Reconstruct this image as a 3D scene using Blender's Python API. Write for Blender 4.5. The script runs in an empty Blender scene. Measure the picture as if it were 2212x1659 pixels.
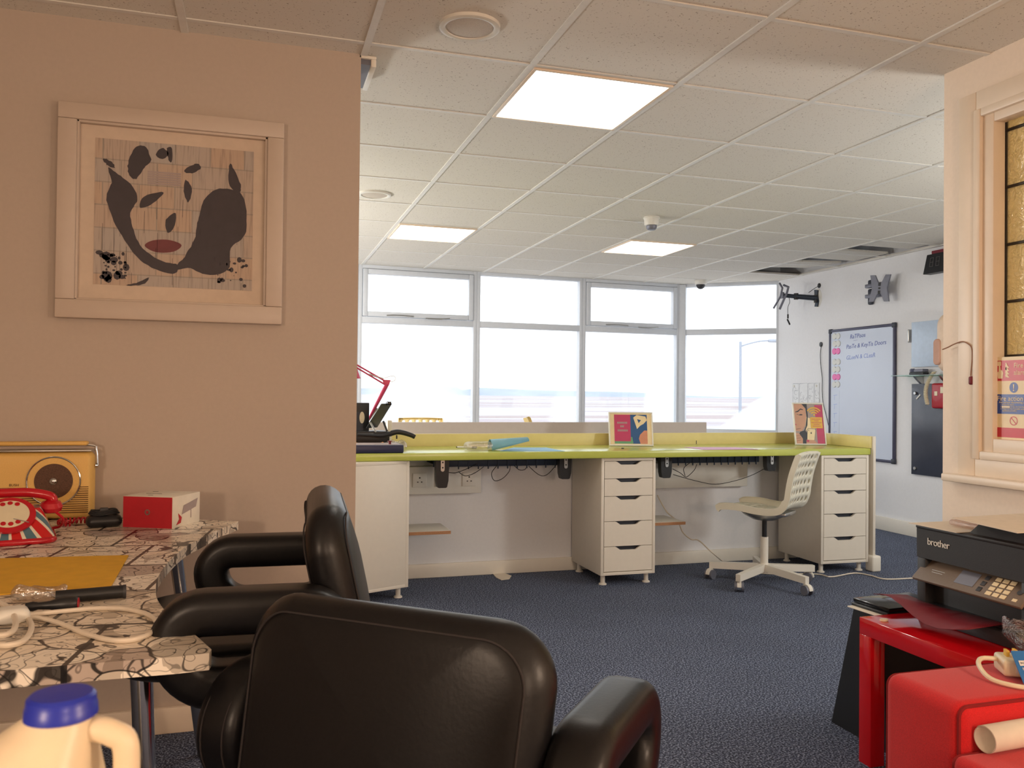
import bpy, bmesh, math, random
from mathutils import Vector, Matrix, Euler
PI=math.pi; R=math.radians
random.seed(7)
C=bpy.context.scene.collection
H=2.345
# ------------------------------------------------------------------ camera model
F=1810.4; CAM=Vector((.24,-2.913,H-1.209))
def _axes(yaw,pitch,roll):
    cy,sy=math.cos(yaw),math.sin(yaw);cp,sp=math.cos(pitch),math.sin(pitch)
    f=Vector((sy*cp,cy*cp,sp)); r=Vector((cy,-sy,0)); u=r.cross(f)
    c,s=math.cos(roll),math.sin(roll)
    return r*c+u*s, u*c-r*s, f
AR,AU,AF=_axes(.29845,.01239,.01047)
def ray(x,y): return AF+AR*((x-1106)/F)-AU*((y-829.5)/F)
def onz(x,y,z): d=ray(x,y); return CAM+d*((z-CAM.z)/d.z)
def ony(x,y,Y): d=ray(x,y); return CAM+d*((Y-CAM.y)/d.y)
def onx(x,y,X): d=ray(x,y); return CAM+d*((X-CAM.x)/d.x)
cd=bpy.data.cameras.new('camera'); cam=bpy.data.objects.new('camera',cd); C.objects.link(cam)
cam.matrix_world=Matrix.Translation(CAM)@Matrix((AR,AU,-AF)).transposed().to_4x4()
cd.sensor_width=36; cd.lens=F*36/2212; cd.clip_start=.05; cd.clip_end=9000
cd.dof.use_dof=True; cd.dof.focus_distance=4.0; cd.dof.aperture_fstop=16
bpy.context.scene.camera=cam
# ------------------------------------------------------------------ materials
def lin(c):
    return tuple(((v/255)/12.92 if v/255<=.04045 else ((v/255+.055)/1.055)**2.4) for v in c)+(1,)
class NT:
    def __init__(s,name):
        s.m=bpy.data.materials.new(name); s.m.use_nodes=True; s.t=s.m.node_tree; s.n=s.t.nodes; s.l=s.t.links
        s.b=s.n['Principled BSDF']; s.out=s.n['Material Output']
    def node(s,t,**k):
        n=s.n.new(t)
        for a,b in k.items():
            if a in n.inputs: 
                n.inputs[a].default_value=b
            else: setattr(n,a,b)
        return n
    def link(s,a,b): s.l.new(a,b)
    def coord(s,scale=(1,1,1),which='Object'):
        tc=s.node('ShaderNodeTexCoord'); mp=s.node('ShaderNodeMapping'); mp.inputs['Scale'].default_value=scale
        s.link(tc.outputs[which],mp.inputs['Vector']); return mp.outputs['Vector']
    def ramp(s,fac,stops,const=False):
        r=s.node('ShaderNodeValToRGB'); e=r.color_ramp.elements
        while len(e)<len(stops): e.new(.5)
        for i,(p,c) in enumerate(stops): e[i].position=p; e[i].color=c
        if const: r.color_ramp.interpolation='CONSTANT'
        s.link(fac,r.inputs[0]); return r.outputs[0]
    def bump(s,h,strength,dist=.001):
        b=s.node('ShaderNodeBump'); b.inputs['Strength'].default_value=strength; b.inputs['Distance'].default_value=dist
        s.link(h,b.inputs['Height']); s.link(b.outputs[0],s.b.inputs['Normal'])
def mat(name,rgb,rough=.5,metal=0,var=.04,scale=30,bump=.05,spec=.5,**k):
    n=NT(name); c=lin(rgb)
    v=n.coord(); no=n.node('ShaderNodeTexNoise',Scale=scale,Detail=4.0); n.link(v,no.inputs['Vector'])
    a=tuple(max(0,x*(1-var)) for x in c[:3])+(1,); b=tuple(min(1,x*(1+var)) for x in c[:3])+(1,)
    n.link(n.ramp(no.outputs[0],[(.3,a),(.7,b)]),n.b.inputs['Base Color'])
    n.b.inputs['Roughness'].default_value=rough; n.b.inputs['Metallic'].default_value=metal
    n.b.inputs['Specular IOR Level'].default_value=spec
    if bump: n.bump(no.outputs[0],bump)
    for kk,vv in k.items(): n.b.inputs[kk.replace('_',' ')].default_value=vv
    return n.m
M={}
M['wall']=mat('painted_plaster',(230,231,234),.75,var=.015,scale=60,bump=.15)
M['warmwall_dim2']=mat('cream_plaster_lit',(238,222,204),.7,var=.02,scale=70,bump=.25)
M['warmwall_dim']=mat('cream_plaster_dimmed',(190,175,162),.7,var=.02,scale=70,bump=.25)  # darker copy of the partition plaster; weaker light put into its colour
M['paint']=mat('cream_gloss_paint',(232,214,192),.4,var=.015)
M['white']=mat('white_lacquer',(232,226,214),.35,var=.01,bump=0)
M['whitecab']=mat('white_foil',(226,218,204),.45,var=.015,bump=0)
M['whiteplastic']=mat('white_plastic',(226,224,216),.35,var=.01,bump=0)
M['shell']=mat('offwhite_shell_plastic',(222,218,200),.4,var=.01,bump=0)
M['yellowchair']=mat('pale_yellow_shell_plastic',(236,214,150),.4,var=.01,bump=0)
M['lime']=mat('lime_laminate',(186,194,92),.22,var=.02,bump=0)
M['yellowboard']=mat('pale_yellow_board',(222,208,136),.4,var=.02,bump=0)
M['greyboard']=mat('pale_grey_board',(196,188,184),.5,var=.02,bump=0)
M['frame']=mat('window_paint',(212,218,226),.4,var=.02)
M['leather']=mat('black_leather',(19,18,20),.36,var=.15,scale=160,bump=.18,spec=.32)
M['thread']=mat('grey_thread',(46,41,42),.8)
M['black']=mat('black_plastic',(26,27,30),.4,var=.05,bump=0)
M['blackgloss']=mat('black_gloss',(18,18,20),.15,var=.02,bump=0)
M['darkgrey']=mat('dark_grey_plastic',(52,52,56),.5,var=.05)
M['printer']=mat('printer_charcoal',(38,37,38),.55,var=.06,scale=300,bump=.2)
M['panel']=mat('bronze_grey_panel',(112,96,82),.45,var=.04,scale=200)
M['greymetal']=mat('grey_powder_metal',(120,122,134),.45,.3,var=.03)
M['darkmetal']=mat('dark_bracket_metal',(46,54,66),.45,.3,var=.05)
M['chrome']=mat('chrome',(200,200,200),.12,1,var=.02,bump=0)
M['alu']=mat('silver_aluminium',(190,190,188),.3,1,var=.03,bump=0)
M['red']=mat('red_gloss_lacquer',(190,14,24),.08,var=.03,bump=0)
M['redfabric']=mat('red_felt_fabric',(196,22,26),.95,var=.16,scale=500,bump=.5,Sheen_Weight=.15)
M['redpipe']=mat('red_piping',(130,12,16),.9)
M['redplastic']=mat('red_plastic',(170,24,38),.3,bump=0)
M['redcard']=mat('red_card',(186,30,44),.5)
M['pinkred']=mat('pink_red_metal',(196,60,96),.35,.2,bump=0)
M['maroon']=mat('maroon_paper',(112,18,34),.6)
M['radio']=mat('mustard_cream_leatherette',(230,186,104),.5,var=.06,scale=400,bump=.2)
M['groove']=mat('dark_groove',(92,56,26),.7)
M['brownmesh']=mat('brown_speaker_mesh',(92,64,48),.6,.3,var=.3,scale=300,bump=.4)
M['cream']=mat('cream_plastic',(228,216,186),.35,bump=0)
M['cable']=mat('white_cable',(226,214,196),.45,bump=0)
M['blackcable']=mat('black_cable',(30,32,36),.5,bump=0)
M['card']=mat('white_card',(230,222,206),.6)
M['paper']=mat('paper',(226,214,196),.7,bump=0)
M['whitepaper']=mat('white_paper',(228,230,232),.7,bump=0)
M['yellowpaper']=mat('yellow_paper',(224,170,40),.7,var=.06,scale=25)
M['milkcap']=mat('blue_cap',(28,44,160),.35,bump=0)
M['glasswhite']=mat('milk_hdpe',(224,206,176),.4,bump=0,Subsurface_Weight=.4,Subsurface_Radius=(.01,.008,.006))
M['tray']=mat('bluish_dark_steel',(40,52,72),.5,.3)
M['chip']=mat('chipboard_edge',(176,128,92),.8,var=.3,scale=300)
M['navy']=mat('navy_plastic',(34,38,72),.4)
M['blackglass']=mat('charcoal_glass',(62,66,78),.2,bump=0)
M['pink']=mat('pink_magnet',(236,120,184),.4,bump=0)
M['magwhite']=mat('white_magnet',(216,218,214),.4,bump=0)
M['wbframe']=mat('whiteboard_frame',(72,72,92),.4,.3)
M['wb']=mat('whiteboard_enamel',(206,216,234),.15,var=.02,scale=3,bump=0)
M['ink']=mat('blue_ink',(84,98,170),.6,bump=0)
M['inklight']=mat('pale_blue_ink',(140,160,220),.6,bump=0)
M['mirror']=mat('pale_blue_panel',(196,214,236),.25,bump=0)
M['signred']=mat('sign_red',(196,40,56),.35,bump=0)
M['signblue']=mat('sign_blue',(36,70,150),.35,bump=0)
M['signcream']=mat('sign_cream',(234,214,172),.4,bump=0)
M['lead']=mat('lead_came',(58,52,46),.5,.5,var=.1)
M['void']=mat('ceiling_void',(44,48,58),.9)
M['bluepaper']=mat('light_blue_paper',(128,184,222),.5,bump=0)
M['tealpaper']=mat('teal_blue_paper',(118,172,190),.5,bump=0)
M['pinkpaper']=mat('pink_paper',(214,160,200),.5,bump=0)
M['bluepost']=mat('poster_blue',(44,88,140),.5,bump=0)
M['pinkpost']=mat('poster_pink',(190,62,104),.5,bump=0)
M['greenpost']=mat('poster_green',(104,160,120),.5,bump=0)
M['skin']=mat('poster_skin',(200,152,128),.5,bump=0)
M['skin2']=mat('poster_peach',(206,140,112),.5,bump=0)
M['dark']=mat('poster_dark',(48,52,64),.5,bump=0)
M['greypost']=mat('poster_grey',(164,150,148),.5,bump=0)
M['yellowpost']=mat('poster_yellow',(224,178,70),.5,bump=0)
M['orange']=mat('orange_paper',(236,168,90),.5,bump=0)
M['phonered']=mat('phone_red_glaze',(190,26,40),.15,bump=0)
M['pack']=mat('pack_blue',(24,104,172),.3,bump=0)
M['green']=mat('pack_green',(30,110,80),.4,bump=0)
M['orangepl']=mat('pack_orange',(230,96,60),.4,bump=0)
M['lamp_off']=mat('clock_digit',(96,92,90),.5,bump=0)
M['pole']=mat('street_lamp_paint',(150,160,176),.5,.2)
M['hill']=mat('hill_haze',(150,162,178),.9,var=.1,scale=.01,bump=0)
M['grass']=mat('shore_grass',(110,124,60),.9,var=.3,scale=.5,bump=0)
M['hoodbeige']=mat('peach_beige_plastic',(232,204,176),.4,bump=0)
def emis(name,rgb,s):
    n=NT(name); n.b.inputs['Base Color'].default_value=(.8,.8,.8,1)
    n.b.inputs['Emission Color'].default_value=lin(rgb); n.b.inputs['Emission Strength'].default_value=s; return n.m
M['led']=emis('led_diffuser',(255,247,236),7.0)
M['bulb']=emis('warm_bulb',(255,176,104),46.0)
def clear(name,tint=(255,255,255),rough=.02,alpha=.25,bump=0,scale=30):
    n=NT(name); n.n.remove(n.b)
    g=n.node('ShaderNodeBsdfGlossy',Roughness=rough); t=n.node('ShaderNodeBsdfTransparent',Color=lin(tint))
    mx=n.node('ShaderNodeMixShader',Fac=alpha); n.link(t.outputs[0],mx.inputs[1]); n.link(g.outputs[0],mx.inputs[2])
    if bump:
        v=n.coord(); no=n.node('ShaderNodeTexNoise',Scale=scale,Detail=3.0); n.link(v,no.inputs['Vector'])
        b=n.node('ShaderNodeBump',Strength=bump,Distance=.01); n.link(no.outputs[0],b.inputs['Height']); n.link(b.outputs[0],g.inputs['Normal'])
    n.link(mx.outputs[0],n.out.inputs[0]); return n.m
M['pane']=clear('window_glass',alpha=.04)
M['film']=clear('clear_film',(250,246,240),.15,.3,1.0,60)
M['bubble']=clear('bubble_wrap_film',(244,232,228),.2,.22,1.0,110)
M['shelfglass']=clear('green_edge_glass',(200,226,216),.05,.25)
def m_ceil():
    n=NT('mineral_tile'); v=n.coord()
    no=n.node('ShaderNodeTexNoise',Scale=140.0,Detail=3.0); n.link(v,no.inputs['Vector'])
    n2=n.node('ShaderNodeTexNoise',Scale=22.0,Detail=4.0); n.link(v,n2.inputs['Vector'])
    c1=n.ramp(no.outputs[0],[(.29,lin((150,138,124))),(.36,lin((222,217,207)))])
    n.link(c1,n.b.inputs['Base Color']); n.b.inputs['Roughness'].default_value=.95
    n.bump(n2.outputs[0],.2); return n.m
M['tile']=m_ceil()
M['tbar']=mat('white_tee_bar',(224,222,216),.4,bump=0)
def m_carpet():
    n=NT('navy_carpet'); v=n.coord()
    no=n.node('ShaderNodeTexNoise',Scale=150.0,Detail=3.0); n.link(v,no.inputs['Vector'])
    n2=n.node('ShaderNodeTexNoise',Scale=3.0,Detail=3.0); n.link(v,n2.inputs['Vector'])
    c=n.ramp(no.outputs[0],[(.36,lin((22,28,44))),(.50,lin((58,68,94))),(.62,lin((140,150,172)))])
    mx=n.node('ShaderNodeMixRGB',blend_type='MULTIPLY',Fac=.35); n.link(c,mx.inputs[1]); n.link(n.ramp(n2.outputs[0],[(.3,(.6,.6,.6,1)),(.7,(1,1,1,1))]),mx.inputs[2])
    n.link(mx.outputs[0],n.b.inputs['Base Color']); n.b.inputs['Roughness'].default_value=.95
    n.bump(no.outputs[0],.6,.004); return n.m
M['carpet']=m_carpet()
def m_comic():
    n=NT('comic_strip_laminate'); v=n.coord()
    wob=n.node('ShaderNodeTexNoise',Scale=7.0,Detail=2.0); n.link(v,wob.inputs['Vector'])
    mv=n.node('ShaderNodeMixRGB',blend_type='ADD',Fac=.16); n.link(v,mv.inputs[1]); n.link(wob.outputs[1],mv.inputs[2])
    def vor(scale,feat,metric='EUCLIDEAN',vec=None,out=0):
        x=n.node('ShaderNodeTexVoronoi'); x.feature=feat; x.inputs['Scale'].default_value=scale
        if feat!='DISTANCE_TO_EDGE': x.distance=metric
        n.link(vec or mv.outputs[0],x.inputs['Vector']); return x.outputs[out]
    K=(.018,.016,.018,1); W=(1,1,1,1)
    e1=n.ramp(vor(8.0,'DISTANCE_TO_EDGE'),[(0,K),(.012,K),(.022,W)])
    fillc=n.ramp(vor(8.0,'F1',out=1),[(.0,lin((238,224,204))),(.50,lin((238,224,204))),(.51,lin((188,172,160))),(.64,lin((188,172,160))),(.65,lin((246,236,220))),(.93,lin((246,236,220))),(.94,lin((36,32,36)))],True)
    ch=vor(17.0,'F1','MANHATTAN',out=1); fill2=n.ramp(ch,[(0,W),(.74,W),(.75,(.62,.6,.58,1)),(.88,(.62,.6,.58,1)),(.89,(.05,.045,.05,1)),(.95,(.05,.045,.05,1)),(.96,W)],True)
    # thin pen contours from bands of a soft noise
    def contour(scale,seed,wdt):
        no=n.node('ShaderNodeTexNoise',Scale=scale,Detail=1.0); mp=n.node('ShaderNodeMapping'); mp.inputs['Location'].default_value=(seed,seed*.7,0); n.link(v,mp.inputs['Vector']); n.link(mp.outputs[0],no.inputs['Vector'])
        m_=n.node('ShaderNodeMath',operation='MULTIPLY'); n.link(no.outputs[0],m_.inputs[0]); m_.inputs[1].default_value=7.0
        f=n.node('ShaderNodeMath',operation='FRACT'); n.link(m_.outputs[0],f.inputs[0])
        return n.ramp(f.outputs[0],[(0,K),(wdt,K),(wdt+.04,W),(.97,W),(1,K)])
    c1=contour(11.0,3.1,.05); c2=contour(23.0,8.7,.06)
    br=n.node('ShaderNodeTexBrick',Scale=1.0); mp=n.node('ShaderNodeMapping'); mp.inputs['Rotation'].default_value=(0,0,.12); n.link(v,mp.inputs['Vector']); n.link(mp.outputs[0],br.inputs['Vector'])
    br.inputs['Color1'].default_value=W; br.inputs['Color2'].default_value=W; br.inputs['Mortar'].default_value=K
    br.inputs['Brick Width'].default_value=.21; br.inputs['Row Height'].default_value=.26; br.inputs['Mortar Size'].default_value=.0045
    blot=n.node('ShaderNodeTexNoise',Scale=13.0,Detail=4.0); n.link(v,blot.inputs['Vector'])
    bl=n.ramp(blot.outputs[0],[(.0,K),(.30,K),(.315,W)])
    cur=fillc
    for o,fa in ((fill2,1.0),(e1,.95),(c1,.85),(c2,.55),(br.outputs[0],.95),(bl,.95)):
        mx=n.node('ShaderNodeMixRGB',blend_type='MULTIPLY',Fac=fa); n.link(cur,mx.inputs[1]); n.link(o,mx.inputs[2]); cur=mx.outputs[0]
    n.link(cur,n.b.inputs['Base Color']); n.b.inputs['Roughness'].default_value=.35; return n.m
M['comic']=m_comic()
M['warmframe']=mat('picture_frame_paint',(200,184,170),.45,var=.015)
M['mount']=mat('picture_mount_card',(208,190,172),.7)
M['twine']=mat('brown_twine',(150,112,90),.9)
def m_art():
    n=NT('collage_print'); v=n.coord()
    v2=n.coord((1,1,1)); br=n.node('ShaderNodeTexBrick',Scale=1.0); 
    sep=n.node('ShaderNodeSeparateXYZ'); com=n.node('ShaderNodeCombineXYZ'); n.link(v2,sep.inputs[0]); n.link(sep.outputs[0],com.inputs[0]); n.link(sep.outputs[2],com.inputs[1]); n.link(com.outputs[0],br.inputs['Vector'])
    br.inputs['Color1'].default_value=lin((176,168,162)); br.inputs['Color2'].default_value=lin((190,166,146)); br.inputs['Mortar'].default_value=lin((160,150,140))
    br.inputs['Brick Width'].default_value=.11; br.inputs['Row Height'].default_value=.075; br.inputs['Mortar Size'].default_value=.002
    vs=n.coord((60,60,3)); dr=n.node('ShaderNodeTexNoise',Scale=3.0,Detail=3.0); n.link(vs,dr.inputs['Vector'])
    mx=n.node('ShaderNodeMixRGB',blend_type='MULTIPLY',Fac=.35); n.link(br.outputs[0],mx.inputs[1]); n.link(n.ramp(dr.outputs[0],[(.35,(.35,.33,.33,1)),(.5,(1,1,1,1))]),mx.inputs[2])
    n.link(mx.outputs[0],n.b.inputs['Base Color']); n.b.inputs['Roughness'].default_value=.6; return n.m
M['art']=m_art()
M['artink']=mat('collage_ink',(62,56,62),.6,var=.1)
M['artlip']=mat('collage_maroon',(112,56,60),.6,var=.1)
def m_sea():
    n=NT('tidal_mudflats'); v=n.coord((.0016,.012,1))
    no=n.node('ShaderNodeTexNoise',Scale=1.0,Detail=5.0); n.link(v,no.inputs['Vector'])
    c=n.ramp(no.outputs[0],[(.36,lin((158,146,152))),(.46,lin((146,126,124))),(.51,lin((182,184,190))),(.56,lin((150,134,140))),(.64,lin((184,188,192)))])
    n.link(c,n.b.inputs['Base Color']); n.b.inputs['Roughness'].default_value=.7; return n.m
M['sea']=m_sea()
def m_haze(name,cx,cz,sx,sz,power,maxf,diag=0.0):
    """salt-smeared patch on a pane: scattering film, object coordinates"""
    n=NT(name); n.n.remove(n.b); v=n.coord(which='Object')
    sep=n.node('ShaderNodeSeparateXYZ'); n.link(v,sep.inputs[0])
    def ma(op,a,b):
        m=n.node('ShaderNodeMath',operation=op)
        for i,q in enumerate((a,b)):
            if hasattr(q,'is_linked'): n.link(q,m.inputs[i])
            else: m.inputs[i].default_value=q
        return m.outputs[0]
    x=ma('SUBTRACT',sep.outputs[0],cx); z=ma('SUBTRACT',sep.outputs[2],cz)
    if diag:
        e=ma('SUBTRACT',ma('MULTIPLY',x,diag),z)          # positive below the diagonal
        no=n.node('ShaderNodeTexNoise',Scale=3.0,Detail=2.0); n.link(v,no.inputs['Vector'])
        e=ma('ADD',e,ma('MULTIPLY',ma('SUBTRACT',no.outputs[0],.5),.12))
        f=ma('MULTIPLY',e,power)
    else:
        f=ma('SUBTRACT',1.0,ma('ADD',ma('POWER',ma('ABSOLUTE',ma('DIVIDE',x,sx),0),2.0),ma('POWER',ma('ABSOLUTE',ma('DIVIDE',z,sz),0),2.0)))
        f=ma('MULTIPLY',f,power)
    cl=n.node('ShaderNodeClamp'); n.link(f,cl.inputs[0]); cl.inputs[2].default_value=1.0
    fac=ma('ADD',ma('MULTIPLY',cl.outputs[0],maxf),.05)
    t=n.node('ShaderNodeBsdfTransparent'); tr=n.node('ShaderNodeBsdfTranslucent',Color=(.86,.9,.92,1))
    mx=n.node('ShaderNodeMixShader'); n.link(fac,mx.inputs[0]); n.link(t.outputs[0],mx.inputs[1]); n.link(tr.outputs[0],mx.inputs[2])
    n.link(mx.outputs[0],n.out.inputs[0]); return n.m
def m_leaded():
    n=NT('hammered_amber_glass'); n.n.remove(n.b); v=n.coord()
    no=n.node('ShaderNodeTexNoise',Scale=38.0,Detail=1.5,Distortion=2.2); n.link(v,no.inputs['Vector'])
    b=n.node('ShaderNodeBump',Strength=1.0,Distance=.012); n.link(no.outputs[0],b.inputs['Height'])
    g=n.node('ShaderNodeBsdfGlossy',Roughness=.08,Color=(1,.97,.9,1)); n.link(b.outputs[0],g.inputs['Normal'])
    rf=n.node('ShaderNodeBsdfRefraction',Roughness=.12,IOR=1.25,Color=lin((250,232,190))); n.link(b.outputs[0],rf.inputs['Normal'])
    tr=n.node('ShaderNodeBsdfTranslucent',Color=lin((236,214,164))); df=n.node('ShaderNodeBsdfDiffuse',Color=lin((206,184,140)))
    m1=n.node('ShaderNodeMixShader',Fac=.30); n.link(rf.outputs[0],m1.inputs[1]); n.link(g.outputs[0],m1.inputs[2])
    m2=n.node('ShaderNodeMixShader',Fac=.5); n.link(tr.outputs[0],m2.inputs[1]); n.link(df.outputs[0],m2.inputs[2])
    m3=n.node('ShaderNodeMixShader',Fac=.45); n.link(m1.outputs[0],m3.inputs[1]); n.link(m2.outputs[0],m3.inputs[2])
    n.link(m3.outputs[0],n.out.inputs[0]); return n.m
M['leaded']=m_leaded()
# ------------------------------------------------------------------ mesh builder
class MB:
    def __init__(s): s.v=[]; s.f=[]; s.m=[]
    def add(s,vs,fs,mi=0,mx=None):
        o=len(s.v)
        for p in vs:
            p=Vector(p); s.v.append(mx@p if mx else p)
        for f in fs: s.f.append([o+i for i in f]); s.m.append(mi)
        return s
    def box(s,x0,x1,y0,y1,z0,z1,mi=0,mx=None):
        v=[(x0,y0,z0),(x1,y0,z0),(x1,y1,z0),(x0,y1,z0),(x0,y0,z1),(x1,y0,z1),(x1,y1,z1),(x0,y1,z1)]
        return s.add(v,[(0,3,2,1),(4,5,6,7),(0,1,5,4),(1,2,6,5),(2,3,7,6),(3,0,4,7)],mi,mx)
    def rbox(s,x0,x1,y0,y1,z0,z1,b=.005,seg=2,mi=0,mx=None):
        bm=bmesh.new(); bmesh.ops.create_cube(bm,size=1)
        for v in bm.verts: v.co=Vector(((x0+x1)/2+v.co.x*(x1-x0),(y0+y1)/2+v.co.y*(y1-y0),(z0+z1)/2+v.co.z*(z1-z0)))
        b=min(b,(x1-x0)*.49,(y1-y0)*.49,(z1-z0)*.49)
        bmesh.ops.bevel(bm,geom=bm.edges[:],offset=b,segments=seg,affect='EDGES',profile=.5)
        bm.verts.ensure_lookup_table(); vs=[v.co.copy() for v in bm.verts]; fs=[[v.index for v in f.verts] for f in bm.faces]; bm.free()
        return s.add(vs,fs,mi,mx)
    def prism(s,poly,z0,z1,mi=0,mx=None,axis='z'):
        n=len(poly)
        def P(a,b,c): return {'z':(a,b,c),'y':(a,c,b),'x':(c,a,b)}[axis]
        v=[P(a,b,z0) for a,b in poly]+[P(a,b,z1) for a,b in poly]
        f=[list(range(n))[::-1],list(range(n,2*n))]+[(i,(i+1)%n,n+(i+1)%n,n+i) for i in range(n)]
        return s.add(v,f,mi,mx)
    def lathe(s,prof,seg=32,mi=0,mx=None,caps=True):
        v=[];f=[]
        for r,z in prof:
            for k in range(seg): a=2*PI*k/seg; v.append((r*math.cos(a),r*math.sin(a),z))
        for i in range(len(prof)-1):
            for k in range(seg): k2=(k+1)%seg; f.append((i*seg+k,i*seg+k2,(i+1)*seg+k2,(i+1)*seg+k))
        if caps:
            f.append(list(range(seg))[::-1]); f.append(list(range((len(prof)-1)*seg,len(prof)*seg)))
        return s.add(v,f,mi,mx)
    def cyl(s,p0,p1,r0,r1=None,seg=20,mi=0):
        p0=Vector(p0);p1=Vector(p1); d=p1-p0; q=d.to_track_quat('Z','Y').to_matrix().to_4x4()
        return s.lathe([(r0,0),(r0 if r1 is None else r1,d.length)],seg,mi,Matrix.Translation(p0)@q)
    def tube(s,pts,r,seg=8,mi=0,closed=False,smooth=6):
        pts=[Vector(p) for p in pts]
        if smooth: pts=catmull(pts,smooth,closed)
        n=len(pts); T=[]
        for i in range(n):
            a=pts[(i-1)%n] if (closed or i>0) else pts[i]; b=pts[(i+1)%n] if (closed or i<n-1) else pts[i]
            T.append((b-a).normalized())
        N=T[0].orthogonal().normalized(); v=[];f=[]
        rr=r if callable(r) else (lambda t:r)
        for i in range(n):
            N=(N-T[i]*N.dot(T[i])).normalized(); B=T[i].cross(N); q=rr(i/max(1,n-1))
            for k in range(seg): a=2*PI*k/seg; v.append(pts[i]+(N*math.cos(a)+B*math.sin(a))*q)
        for i in range(n-1+(1 if closed else 0)):
            j=(i+1)%n
            for k in range(seg): k2=(k+1)%seg; f.append((i*seg+k,i*seg+k2,j*seg+k2,j*seg+k))
        if not closed: f.append(list(range(seg))[::-1]); f.append(list(range((n-1)*seg,n*seg)))
        return s.add(v,f,mi)
    def sweep(s,path,sec,closed=True,mi=0,mx=None):
        """path: (y,z) points in the YZ plane, section: (normal, x) points"""
        n=len(path); m=len(sec); v=[];f=[]
        for i in range(n):
            a=path[(i-1)%n] if (closed or i>0) else path[i]; b=path[(i+1)%n] if (closed or i<n-1) else path[i]
            t=Vector((b[0]-a[0],b[1]-a[1])).normalized(); nn=Vector((t.y,-t.x))
            for (p,q) in sec: v.append((q,path[i][0]+nn.x*p,path[i][1]+nn.y*p))
        for i in range(n if closed else n-1):
            j=(i+1)%n
            for k in range(m): k2=(k+1)%m; f.append((i*m+k,j*m+k,j*m+k2,i*m+k2))
        if not closed: f.append(list(range(m))); f.append(list(range((n-1)*m,n*m))[::-1])
        return s.add(v,f,mi,mx)
    def pillow(s,w,h,t,r,edge=None,mx=None,bend=None,mi=0,seg=5,power=1.0):
        """rounded slab in XY (w x h) with soft rounded edge, thickness t along Z"""
        e=edge if edge else t/2; base=rrect(w,h,r,8); n=len(base); rings=[]
        for k in range(seg+1):
            a=PI/2*k/seg; ins=e*(1-math.cos(PI/2-a)) if True else 0
            rings.append((e*(1-math.sin(a)), t/2-(t/2)*(1-math.cos(a)) if False else t/2*math.cos(a)))
        # from top (inset e, z=t/2) to rim (inset 0, z=0) to bottom
        rings=rings+[(i,-z) for i,z in rings[-2::-1]]
        v=[];f=[]
        def ring(ins,z,sc=1.0):
            k1=(w/2-ins)/(w/2)*sc; k2=(h/2-ins)/(h/2)*sc
            return [(x*k1,y*k2,z) for x,y in base]
        allr=[]
        for q in (.25,.5,.75): allr.append(ring(e,t/2,q))
        for i,z in rings: allr.append(ring(i,z))
        for q in (.75,.5,.25): allr.append(ring(e,-t/2,q))
        for rg in allr: v+=rg
        L=len(allr)
        for i in range(L-1):
            for k in range(n): k2=(k+1)%n; f.append((i*n+k,(i+1)*n+k,(i+1)*n+k2,i*n+k2))
        v.append((0,0,t/2)); v.append((0,0,-t/2)); a=len(v)-2
        for k in range(n): k2=(k+1)%n; f.append((a,k,k2)); f.append((a+1,(L-1)*n+k2,(L-1)*n+k))
        if bend: v=[bend(Vector(p)) for p in v]
        return s.add(v,f,mi,mx)
    def build(s,name,mats,parent=None,loc=None,rot=None,smooth=True,ang=40,origin=None,fix=True):
        me=bpy.data.meshes.new(name)
        vs=s.v
        if origin is None and parent is None and loc is None:
            mn=[min(p[i] for p in vs) for i in range(3)]; mxx=[max(p[i] for p in vs) for i in range(3)]
            origin=Vector(((mn[0]+mxx[0])/2,(mn[1]+mxx[1])/2,mn[2]))
        if origin is not None: origin=Vector(origin); vs=[p-origin for p in vs]
        me.from_pydata([tuple(p) for p in vs],[],s.f)
        if not isinstance(mats,(list,tuple)): mats=[mats]
        for m in mats: me.materials.append(M[m] if isinstance(m,str) else m)
        for p,i in zip(me.polygons,s.m): p.material_index=i
        if fix:
            bm=bmesh.new(); bm.from_mesh(me); bmesh.ops.recalc_face_normals(bm,faces=bm.faces[:]); bm.to_mesh(me); bm.free()
        if smooth:
            me.shade_smooth(); me.set_sharp_from_angle(angle=R(ang))
        o=bpy.data.objects.new(name,me); C.objects.link(o)
        if parent: o.parent=parent
        if origin is not None: o.location=origin
        if loc is not None: o.location=loc
        if rot is not None: o.rotation_euler=rot
        return o
def catmull(p,n,closed=False):
    out=[];m=len(p)
    if m<3: return p
    for i in range(m if closed else m-1):
        a=p[(i-1)%m] if (closed or i>0) else p[0]; b=p[i]; c=p[(i+1)%m]; d=p[(i+2)%m] if (closed or i<m-2) else p[m-1]
        for k in range(n):
            t=k/n; out.append(.5*((2*b)+(c-a)*t+(2*a-5*b+4*c-d)*t*t+(3*b-a-3*c+d)*t**3))
    if not closed: out.append(p[-1])
    return out
def rrect(w,h,r,seg=6):
    r=min(r,w/2-1e-4,h/2-1e-4); o=[]
    for cx,cy,a0 in ((w/2-r,h/2-r,0),(-w/2+r,h/2-r,90),(-w/2+r,-h/2+r,180),(w/2-r,-h/2+r,270)):
        for k in range(seg+1): a=R(a0+90*k/seg); o.append((cx+r*math.cos(a),cy+r*math.sin(a)))
    return o
def T(x=0,y=0,z=0): return Matrix.Translation((x,y,z))
def RX(a): return Matrix.Rotation(R(a),4,'X')
def RY(a): return Matrix.Rotation(R(a),4,'Y')
def RZ(a): return Matrix.Rotation(R(a),4,'Z')
def tag(o,label,cat,group=None,kind=None):
    if label: o['label']=label
    if cat: o['category']=cat
    if group: o['group']=group
    if kind: o['kind']=kind
    return o
def struct(o): o['kind']='structure'; return o
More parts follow.
